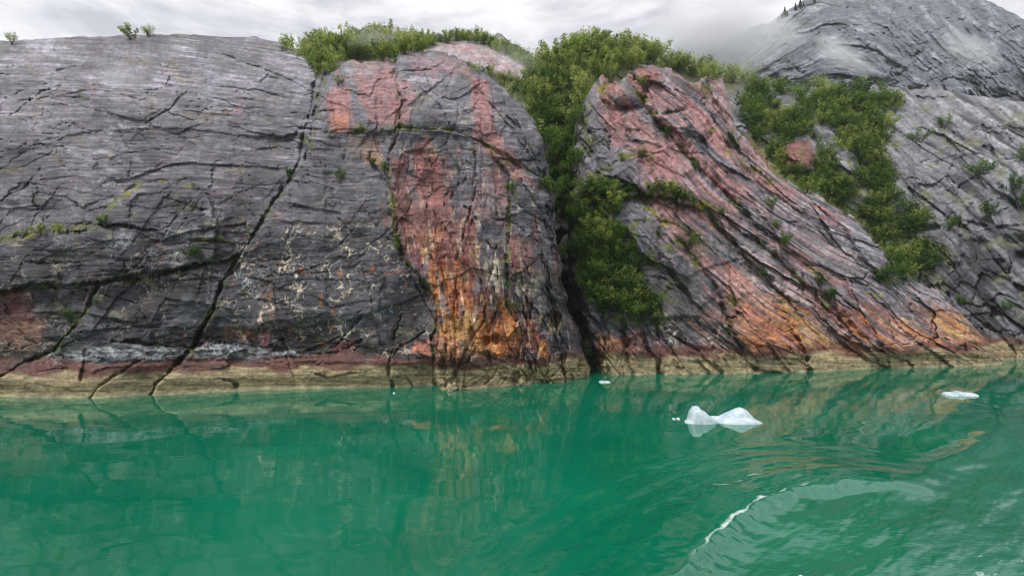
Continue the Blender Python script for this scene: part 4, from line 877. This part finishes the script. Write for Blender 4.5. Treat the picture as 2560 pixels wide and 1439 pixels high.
#        group, label, polygon, spacing px, size px, dark?
THICK = [
    ('bushes on the ridge above the striped slab', 'pale green bush on the ridge above the striped slab', [(690, 120), (760, 108), (850, 106), (950, 102), (1060, 108), (1050, 128), (1000, 138), (985, 152), (880, 150), (840, 165), (815, 195), (790, 195), (770, 155), (720, 135)], 15, 56, 0),
    ('bushes behind the bare pink dome', 'bush on the skyline behind the bare pink dome', [(1030, 109), (1090, 98), (1150, 94), (1200, 96), (1260, 119), (1310, 146), (1345, 166), (1340, 195), (1312, 166), (1265, 139), (1215, 116), (1165, 106), (1110, 111), (1050, 124)], 10, 30, 0),
    ('bushes in the strip under the pink dome', 'green bush in the strip under the pink dome', [(1050, 128), (1130, 136), (1200, 168), (1290, 190), (1345, 235), (1356, 330), (1300, 262), (1240, 205), (1140, 152)], 14, 27, .2),
    ('bushes filling the gully', 'green bush in the thicket filling the gully', [(1345, 165), (1400, 140), (1450, 125), (1500, 130), (1540, 175), (1480, 205), (1455, 270), (1440, 330), (1440, 430), (1430, 490), (1420, 520), (1395, 550), (1382, 500), (1366, 400), (1356, 320), (1310, 240), (1335, 200)], 17, 56, .45),
    ('bushes on the rounded green summit', 'light green bush on the rounded green summit', [(1400, 142), (1450, 122), (1500, 112), (1560, 122), (1650, 150), (1750, 182), (1800, 198), (1890, 206), (1860, 216), (1790, 205), (1740, 205), (1700, 190), (1650, 165), (1600, 170), (1560, 180), (1500, 170)], 15, 54, 0),
    ('bushes in the thick patch on the spur', 'deep green bush in the spur\'s thick patch', [(1446, 505), (1520, 475), (1540, 520), (1540, 580), (1590, 630), (1600, 690), (1590, 730), (1640, 770), (1680, 810), (1570, 815), (1500, 785), (1462, 745), (1440, 640), (1436, 560)], 15, 52, .72),
    ('bushes on the ledge of the spur', 'green bush on the spur\'s mossy ledge', [(1520, 470), (1620, 470), (1700, 482), (1745, 515), (1690, 520), (1640, 500), (1560, 500)], 17, 40, .4),
    ('bushes on the slope behind the spur', 'green bush on the hillside behind the spur', [(1850, 235), (1900, 222), (2050, 226), (2200, 232), (2262, 255), (2225, 300), (2205, 390), (2235, 475), (2305, 550), (2345, 650), (2315, 705), (2190, 712), (2235, 665), (2195, 600), (2135, 535), (2020, 482), (1960, 440), (1885, 350), (1852, 290)], 16.5, 42, .6),
]
SINGLE = [  # x, y of foot, size, dark, label
    (30, 108, 30, 0, 'wind-bent bush on the skyline at the far left edge'), (330, 98, 44, 0, 'lone wind-bent bush on the skyline of the grey slab'), (372, 90, 30, 0, 'small bush just right of the lone skyline bush on the slab'),
    (500, 650, 46, 1, 'bright green bush clinging low on the dark slab left of the diagonal crack'), (470, 640, 26, 1, 'small tuft beside the bright green bush on the dark slab'), (175, 805, 44, 1, 'dark green bush in the crack near the lower left edge'), (100, 585, 34, 0, 'grassy bush on the long mossy ledge at left'),
    (150, 580, 28, 0, 'second grassy bush on the long mossy ledge at left'), (55, 592, 26, 0, 'leftmost grassy bush on the long mossy ledge'), (262, 562, 26, 1, 'little green bush at the bend of the mossy ledge'), (550, 604, 20, 0, 'tiny bush on the ledge below the pale rock patch'),
    (1284, 480, 34, .5, 'yellow green bush halfway up the crack right of the red buttress face'), (1275, 780, 34, 1, 'green bush low in the vertical crack above the orange foot'), (1270, 720, 20, 1, 'tiny bush above the crack bush over the orange foot'), (1066, 712, 26, 1, 'small bush at the left edge of the orange foot'),
    (992, 625, 30, 1, 'dark bush in the crack left of the red buttress'), (962, 430, 34, .6, 'leafy bush below the rusty hollow of the buttress'), (935, 415, 26, .6, 'small leafy bush left of the rusty hollow'), (905, 330, 26, 0, 'pale tuft on the upper ledge of the buttress'), (855, 450, 34, 1, 'dark tuft hanging on the grey rib left of the buttress'),
    (720, 445, 30, 1, 'small bush in the diagonal crack high on the slab'), (845, 210, 26, 0, 'pale grassy tuft at the top of the grey rib'), (1725, 615, 46, 1, 'rounded green bush alone in the middle of the pink spur'), (1835, 755, 34, 1, 'small bush above the orange foot of the spur'), (1905, 690, 24, 1, 'tiny bush on the lower grey band of the spur'),
    (2050, 715, 38, 1, 'dark bush in the groove near the right end of the spur'), (2075, 750, 44, 1, 'larger dark bush low in the groove at the right end of the spur'), (2440, 440, 50, 1, 'dark bush on the grey slope near the right edge'), (2530, 480, 60, .6, 'broad bush at the right edge of the grey slope'), (2550, 520, 52, .8, 'lower broad bush cut by the right edge'),
    (2472, 540, 50, 1, 'dark bush below the right edge thicket'), (2370, 575, 40, 1, 'low bush on the ledge of the grey slope'), (2395, 560, 30, .8, 'smaller low bush on the ledge of the grey slope'), (2400, 760, 30, .5, 'small bush at the foot of the grey slope'), (2510, 775, 30, .8, 'small bush low down at the right on grey rock'), (2360, 318, 40, .8, 'lone bush high on the grey slope'),
    (2300, 352, 38, .8, 'hazy bush left below the lone bush on the grey slope'), (2560, 400, 40, .6, 'bush at the right edge high on the slope'), (1930, 520, 40, .7, 'mossy bush in the upper groove of the spur'), (1960, 610, 38, .7, 'bush in the middle groove of the spur'), (1945, 570, 26, .7, 'small bush in the groove between the two groove bushes'),
    (1605, 395, 30, 0, 'pale tuft on the ledge below the summit block'), (1555, 400, 26, .3, 'second pale tuft on the ledge below the summit block'), (1610, 222, 40, .2, 'feathery bush between the summit boulders of the spur'), (1530, 205, 44, .2, 'bush leaning over the left summit boulder'), (1640, 300, 26, .8, 'dark tuft under the lip of the summit block'),
    (1665, 345, 30, 1, 'dark tuft in the diagonal crack under the summit'), (1740, 425, 28, .8, 'tuft lower down in the diagonal crack of the spur'), (1830, 360, 34, .7, 'bush at the right shoulder of the spur'), (2200, 222, 26, .5, 'low bush on the thin ledge before the pale mountain'), (2280, 224, 20, .5, 'tiny bush at the right end of the thin ledge'), (2110, 475, 40, 1, 'dark bush in the shaded hollow under the red outcrop'), (2080, 450, 44, 1, 'darkest bush beside the red outcrop on the hillside'),
    (1690, 500, 26, .7, 'small bush right of the mossy ledge'), (1800, 540, 30, .5, 'bush at the end of the mossy ledge groove'), (1400, 640, 30, 1, 'dark bush inside the black slit of the gully'), (1408, 690, 26, 1, 'lowest dark bush inside the black slit of the gully'), (1650, 590, 22, .8, 'tuft on the purple slab of the spur'),
    (640, 868, 14, 1, 'tiny tuft on the white streaked band at the shore'), (240, 760, 16, 1, 'tiny tuft beside the lower left crack'), (395, 870, 12, 1, 'tiny tuft at the left end of the white streaked band'),
]

spots = []
for gname, label, pg, sp, size, dk in THICK:
    xs = [p[0] for p in pg]; ys = [p[1] for p in pg]
    y = min(ys); row = 0
    while y < max(ys):
        x = min(xs) + (row % 2) * sp * .5
        while x < max(xs):
            qx = x + random.uniform(-.45, .45) * sp; qy = y + random.uniform(-.4, .4) * sp * .8
            if inpoly(qx, qy, pg) and not any(inpoly(qx, qy - 6, b) for b in BARE):
                Y = depth_at(qx, qy)
                gap = float(fbm(np.array([qx / 55.]), np.array([qy / 40.]), 3, 860)[0])
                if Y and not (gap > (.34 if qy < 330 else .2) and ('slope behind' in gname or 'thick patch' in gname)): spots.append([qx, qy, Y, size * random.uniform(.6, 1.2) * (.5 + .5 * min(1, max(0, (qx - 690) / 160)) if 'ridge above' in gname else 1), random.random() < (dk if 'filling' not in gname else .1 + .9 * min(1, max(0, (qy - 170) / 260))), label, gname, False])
            x += sp
        y += sp * .8; row += 1
for x, y, size, dk, label in SINGLE:
    Y = depth_at(min(x, 2555), y)
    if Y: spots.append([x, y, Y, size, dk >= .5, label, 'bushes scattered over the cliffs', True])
thick = [s for s in spots if not s[7]]
for gname in {s[6] for s in thick}:
    g = [s for s in thick if s[6] == gname]
    ny = max(1, min(5, len(g) // 14)); nx = 4
    for iy, rowi in enumerate(np.array_split(np.array(sorted(range(len(g)), key=lambda i: g[i][1])), ny)):
        for ix, ci in enumerate(np.array_split(np.array(sorted(rowi, key=lambda i: g[i][0])), nx)):
            for i in ci:
                v = ('' if ny == 1 else (['top', 'upper', 'middle', 'lower', 'bottom'] if ny == 5 else ['top', 'upper', 'lower', 'bottom'] if ny == 4 else ['upper', 'middle', 'lower'] if ny == 3 else ['upper', 'lower'])[iy] + ' row, ')
                g[i][5] = g[i][5] + ', ' + v + ['left end', 'left of middle', 'right of middle', 'right end'][ix]
order = sorted(range(len(thick)), key=lambda i: -thick[i][3])
keep = set(order[:300 - len(SINGLE)])
REST = [[[], [], [], 0], [[], [], [], 0]]
def rot(a):
    c, s = math.cos(a), math.sin(a)
    return np.array([[c, -s, 0], [s, c, 0], [0, 0, 1]])
def bush(sp):
    x, y, Y, size, dk, label, gname, single = sp
    P_ = random.choice(PROTO)
    hm = size / F * Y
    X, Yw, Z = unproj(x, y, Y - .3)
    e = bpy.data.objects.new('green_bush', None); link(e)
    e.empty_display_size = .5
    e.location = (X, Yw, Z - .06 * hm); e.scale = (hm * random.uniform(.95, 1.35),) * 2 + (hm,); e.rotation_euler = (random.uniform(-.15, .15), random.uniform(-.05, .3), random.uniform(0, 6.28))
    e['label'] = label; e['category'] = 'bush'; e['group'] = gname
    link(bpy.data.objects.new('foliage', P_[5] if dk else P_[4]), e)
    link(bpy.data.objects.new('stem', P_[6]), e)
for i, sp_ in enumerate(thick):
    if i in keep: bush(sp_)
    else:
        x, y, Y, size, dk, label, gname, single = sp_
        P_ = random.choice(PROTO); hm = size / F * Y; X, Yw, Z = unproj(x, y, Y - .3)
        L_ = P_[0].reshape(-1, 4, 3)[::2]; c_ = L_.mean(1, keepdims=True)
        V = ((c_ + (L_ - c_) * 1.25).reshape(-1, 3) * hm * np.array([1.15, 1.15, 1])) @ rot(random.uniform(0, 6.28)).T + np.array([X, Yw, Z - .06 * hm])
        R_ = REST[1 if dk else 0]; R_[0].append(V); R_[1].append(np.arange(len(V)).reshape(-1, 4) + R_[3]); R_[2].append(P_[2].reshape(-1, 4)[::2].ravel() + random.uniform(-.2, .2)); R_[3] += len(V)
for sp_ in spots:
    if sp_[7]: bush(sp_)
print('bushes', len(thick), 'singles', len(SINGLE))
for gi, sp_, sz_ in ((7, 9, 20), (5, 10, 22), (6, 9, 18), (3, 11, 22)):
    pg = THICK[gi][2]; xs = [p[0] for p in pg]; ys = [p[1] for p in pg]
    for qx in np.arange(min(xs) - 8, max(xs) + 8, sp_):
        for qy in np.arange(min(ys) - 4, max(ys) + 8, sp_ * .9):
            x = qx + random.uniform(-5, 5); y = qy + random.uniform(-4, 4)
            if not (inpoly(x, y, pg) or inpoly(x, y - 9, pg)) or any(inpoly(x, y - 3, b) for b in BARE) or x > 2555 or random.random() < .4: continue
            Y = depth_at(x, y)
            if not Y: continue
            P_ = random.choice(PROTO); hm = sz_ * random.uniform(.6, 1.3) / F * Y; X, Yw, Z = unproj(x, y, Y - .2)
            k_ = random.randint(0, 3) * 150; V = P_[0].reshape(-1, 4, 3)[k_:k_ + 150]; cen = V.mean((0, 1)) * np.array([1, 1, 0])
            V = ((V - cen) * np.array([1.1, 1.1, .75]) * 1.35).reshape(-1, 3) * hm @ rot(random.uniform(0, 6.28)).T + np.array([X, Yw, Z - .15 * hm])
            R_ = REST[int(random.random() < .55)]; R_[0].append(V); R_[1].append(np.arange(len(V)).reshape(-1, 4) + R_[3]); R_[2].append(np.full(len(V), .5 + random.uniform(-.3, .3)) + .1 * np.repeat(rng.randn(len(V) // 4), 4)); R_[3] += len(V)
for k_, (R_, nm, lb) in enumerate(zip(REST, ('pale_undergrowth', 'dark_undergrowth'), ('small light green undergrowth between the bushes on the cliffs', 'small dark green undergrowth between the bushes on the cliffs'))):
    if R_[0]:
        o = link(bpy.data.objects.new(nm, mesh_np(nm, np.concatenate(R_[0]), np.concatenate(R_[1]), (M_LEAF, M_LEAF_D)[k_], smooth=False, attrs={'tone': np.concatenate(R_[2])})))
        o['kind'] = 'stuff'; o['label'] = lb; o['category'] = 'undergrowth'

# conifers on the ridge of the pale mountain
def conifer(x, y, size, Y, label):
    hm = size / F * Y
    X, Yw, Z = unproj(x, y, Y)
    e = bpy.data.objects.new('conifer_tree', None); link(e); e.location = (X, Yw, Z - .05 * hm); e.scale = (hm,) * 3; e.rotation_euler = (0, 0, random.uniform(0, 6))
    e['label'] = label; e['category'] = 'tree'; e['group'] = 'conifers on the misty mountain ridge'
    link(bpy.data.objects.new('crown', CON[0]), e); link(bpy.data.objects.new('trunk', CON[1]), e)
n = 420
z = .12 + .88 * rng.rand(n) ** 1.2; a = rng.rand(n) * 6.283
tier = .6 + .4 * np.abs(np.sin(z * 26)); rr = (1 - z) * .34 * tier * np.sqrt(rng.rand(n)) + .01
P = np.stack([np.cos(a) * rr, np.sin(a) * rr, z - rr * .35], 1)
V, Q = leaf_quads(P, .03 + .035 * rng.rand(n), np.stack([np.cos(a), np.sin(a), np.full(n, .6)], 1))
tv = []; tq = []
for j, (zz, w) in enumerate(((-.05, .022), (.5, .014), (.98, .003))):
    for q in range(5): tv.append((w * math.cos(q * 1.2566), w * math.sin(q * 1.2566), zz))
for j in range(2):
    for q in range(5): tq.append((j * 5 + q, j * 5 + (q + 1) % 5, j * 5 + 5 + (q + 1) % 5, j * 5 + 5 + q))
CON = (mesh_np('crown', V, Q, M_CONIF, smooth=False, attrs={'tone': np.repeat(.5 + .25 * rng.randn(n), 4)}), mesh_np('trunk', np.array(tv), np.array(tq), M_BARK))
for x, y, s_ in ((1962, 41, 24), (1955, 46, 15), (1968, 40, 13), (1989, 26, 19), (2001, 20, 24), (2009, 17, 12), (1946, 54, 10), (2036, 8, 16), (1885, 98, 14), (1900, 84, 10), (1872, 110, 12), (1925, 68, 9), (1838, 165, 16), (1970, 78, 9), (2003, 74, 8), (1992, 80, 8)):
    conifer(x, y, s_, (depth_at(x, max(y, 2)) or 560), 'small dark conifer on the left shoulder of the pale mountain')

# ------------------------------------------------------------------ floating ice
def ice_mat():
    m, nt, b = new_mat('glacier_ice'); N, L = nt.nodes, nt.links
    t = N.new('ShaderNodeTexCoord'); a = N.new('ShaderNodeTexNoise'); a.inputs['Scale'].default_value = 1.6; a.inputs['Detail'].default_value = 8
    L.new(t.outputs['Object'], a.inputs['Vector'])
    r = N.new('ShaderNodeValToRGB'); r.color_ramp.elements[0].color = (.36, .52, .58, 1); r.color_ramp.elements[1].color = (.60, .66, .69, 1)
    r.color_ramp.elements[0].position = .3; r.color_ramp.elements[1].position = .6
    L.new(a.outputs['Fac'], r.inputs['Fac']); L.new(r.outputs[0], b.inputs['Base Color'])
    bp = N.new('ShaderNodeBump'); bp.inputs['Strength'].default_value = .5; bp.inputs['Distance'].default_value = .12
    L.new(a.outputs['Fac'], bp.inputs['Height']); L.new(bp.outputs[0], b.inputs['Normal'])
    b.inputs['Roughness'].default_value = .4
    b.inputs['Subsurface Weight'].default_value = .5; b.inputs['Subsurface Radius'].default_value = (.2, .35, .4); b.inputs['Subsurface Scale'].default_value = .5
    return m
M_ICE = ice_mat()
def floe(px, py, w, dep, hfun, label, n=(120, 60), seed=0):
    """ice block: top from a height function over its plan, keel below the water"""
    Y0 = H * F / (py - YH); s = Y0 / F
    xs = np.linspace(-1, 1, n[0]); ys = np.linspace(-1, 1, n[1])
    A, B = np.meshgrid(xs, ys)
    hgt = hfun(A, B)
    X = A * w * .5 * s; Yv = B * dep * .5
    hz = hgt * s
    top = np.stack([X, Yv, hz], -1).reshape(-1, 3); bot = np.stack([X * .9, Yv * .9, -.5 - .4 * np.clip(hz, 0, 2)], -1).reshape(-1, 3)
    Q = grid_quads(n[1], n[0]); N0 = len(top)
    ins = (hgt.ravel()[Q] > -7.9).any(1)
    Q1 = Q[ins]; Qb = Q1[:, ::-1] + N0
    me = mesh_np('ice_floe', np.concatenate([top, bot]), np.concatenate([Q1, Qb]), M_ICE, smooth=True)
    o = link(bpy.data.objects.new('ice_floe', me)); o.location = ((px - CX) / F * Y0, Y0, 0)
    o['label'] = label; o['category'] = 'ice floe'; o['group'] = 'ice floating in the green water'
def h_main(A, B):
    x = (A + 1) * 95                                   # 0..190 px along
    nz = fbm(A * 5, B * 3, 4, 601)
    def lobe(cx_, rx_, cy_, ry_, hgt, p=.55):
        q = 1 - ((x - cx_) / rx_) ** 2 - ((B - cy_) / ry_) ** 2
        return np.where(q > 0, hgt * np.abs(q) ** p, -8)
    top = ip(x, [(0, 2), (16, 5), (20, 34), (27, 41), (38, 39), (45, 30), (54, 26), (64, 18), (76, 11), (86, 5), (96, 8), (110, 15), (130, 24), (150, 34), (164, 32), (174, 22), (184, 10), (190, 4)])
    h = np.maximum(lobe(46, 40, -.05, .55, top, .32), lobe(132, 57, .30, .62, top))
    h = np.maximum(h, lobe(138, 54, -.22, .50, ip(x, [(80, 8), (100, 15), (118, 15), (138, 9), (160, 14), (180, 9), (192, 4)])))
    h = np.maximum(h, lobe(30, 28, -.25, .30, 2.2)); h = np.maximum(h, lobe(92, 34, .42, .22, 9))
    h = h + (1.0 * nz + 1.1 * np.abs(perlin(x / 16 + 2.2 * B, B * 2.5, 607))) * np.clip(h / 10, 0, 1)
    return np.where((h < .3) | (np.abs(B) > .97) | (np.abs(A) > .985), -8, h)
floe(1802, 1053, 194, 5.0, h_main, 'large white ice floe with an upright horn at its left end')
def h_flat(seed, top, lobes):
    def f(A, B):
        h = np.full(A.shape, -6.0)
        for cx_, r_, t_ in lobes:
            q = 1 - ((A - cx_) / r_) ** 2 - (B / .8) ** 2
            h = np.maximum(h, top * t_ * np.sign(q) * np.abs(q) ** .5)
        h = h + 1.0 * fbm(A * 5, B * 3, 3, seed)
        return np.where((h < .5) | (np.abs(B) > .97) | (np.abs(A) > .985), -8, h)
    return f
floe(2401, 987, 82, 3.4, h_flat(611, 9, ((-.62, .36, .8), (-.08, .16, 1.1), (.45, .52, .7))), 'low white ice floe of three lobes near the right edge', (50, 24))
floe(1511, 955, 32, 2.4, h_flat(612, 4, ((-.3, .6, 1), (.4, .55, .8))), 'small flat white ice floe off the mouth of the gully', (30, 18))
floe(1690, 1047, 22, 1.0, h_flat(613, 4, ((-.5, .4, .7), (.5, .4, 1.0))), 'tiny ice fragments left of the large horned floe', (24, 12))
floe(985, 983, 9, .7, h_flat(614, 3, ((0, .8, 1),)), 'tiny white ice crumb below the dark cleft at the shore', (12, 8))
floe(2003, 1440, 14, .4, h_flat(615, 3, ((0, .8, 1),)), 'small ice crumb at the lower edge of the picture', (12, 8))

# ------------------------------------------------------------------ air: even haze and a few drifting banks of mist
def box_mesh(name, lo, hi):
    V = np.array([(x, y, z) for z in (lo[2], hi[2]) for y in (lo[1], hi[1]) for x in (lo[0], hi[0])], float)
    Q = np.array([(0, 2, 3, 1), (4, 5, 7, 6), (0, 1, 5, 4), (2, 6, 7, 3), (0, 4, 6, 2), (1, 3, 7, 5)])
    return mesh_np(name, V, Q, None, smooth=False)
def haze():
    m = bpy.data.materials.new('thin_haze'); m.use_nodes = True
    N, L = m.node_tree.nodes, m.node_tree.links
    N.remove(N['Principled BSDF'])
    v = N.new('ShaderNodeVolumePrincipled'); v.inputs['Color'].default_value = (.93, .95, .98, 1); v.inputs['Density'].default_value = .00007
    L.new(v.outputs[0], N['Material Output'].inputs['Volume'])
    me = box_mesh('haze', (-9000, -400, -4), (9000, 3600, 640)); me.materials.append(m)
    o = link(bpy.data.objects.new('haze', me)); o['kind'] = 'stuff'
haze()
def mist(x, y, Y, rx, ry, rz, dens, seed, nscale=2.2, tilt=0.0):
    m = bpy.data.materials.new('drifting_mist'); m.use_nodes = True
    N, L = m.node_tree.nodes, m.node_tree.links
    N.remove(N['Principled BSDF'])
    v = N.new('ShaderNodeVolumePrincipled'); v.inputs['Color'].default_value = (.95, .96, .98, 1)
    t = N.new('ShaderNodeTexCoord')
    ln = N.new('ShaderNodeVectorMath'); ln.operation = 'LENGTH'; L.new(t.outputs['Object'], ln.inputs[0])
    n = N.new('ShaderNodeTexNoise'); n.inputs['Scale'].default_value = nscale; n.inputs['Detail'].default_value = 3
    mp = N.new('ShaderNodeMapping'); mp.inputs['Location'].default_value = (seed * 3.1, seed * 1.7, seed); L.new(t.outputs['Object'], mp.inputs['Vector']); L.new(mp.outputs[0], n.inputs['Vector'])
    f = N.new('ShaderNodeMapRange'); f.inputs['From Min'].default_value = 1.0; f.inputs['From Max'].default_value = .1; f.inputs['To Min'].default_value = -.55; f.inputs['To Max'].default_value = .5
    L.new(ln.outputs['Value'], f.inputs['Value'])
    a = N.new('ShaderNodeMath'); a.operation = 'ADD'; L.new(n.outputs['Fac'], a.inputs[0]); L.new(f.outputs[0], a.inputs[1])
    c = N.new('ShaderNodeMapRange'); c.inputs['From Min'].default_value = .42; c.inputs['From Max'].default_value = .95; c.inputs['To Max'].default_value = dens
    L.new(a.outputs[0], c.inputs['Value']); L.new(c.outputs[0], v.inputs['Density'])
    L.new(v.outputs[0], N['Material Output'].inputs['Volume'])
    me = box_mesh('mist', (-1, -1, -1), (1, 1, 1)); me.materials.append(m)
    o = link(bpy.data.objects.new('mist', me)); X, Yw, Z = unproj(x, y, Y); o.location = (X, Yw, Z); o.scale = (rx, ry, rz); o.rotation_euler = (0, tilt, 0); o['kind'] = 'stuff'
MISTS = [(1765, 128, 325, 98, 60, 38, .10, 1, 1.7, 0), (2110, 140, 330, 44, 18, 13, .09, 2, 1.8, .55), (2420, 120, 300, 44, 16, 15, .05, 3, 1.8, .5), (1290, 150, 132, 13, 6, 6, .045, 4, 1.6, .3), (930, 95, 118, 12, 6, 3.5, .06, 5, 1.6, 0), (310, 190, 98, 11, 5, 6, .05, 6, 1.6, .3)]
for a_ in MISTS: mist(*a_)
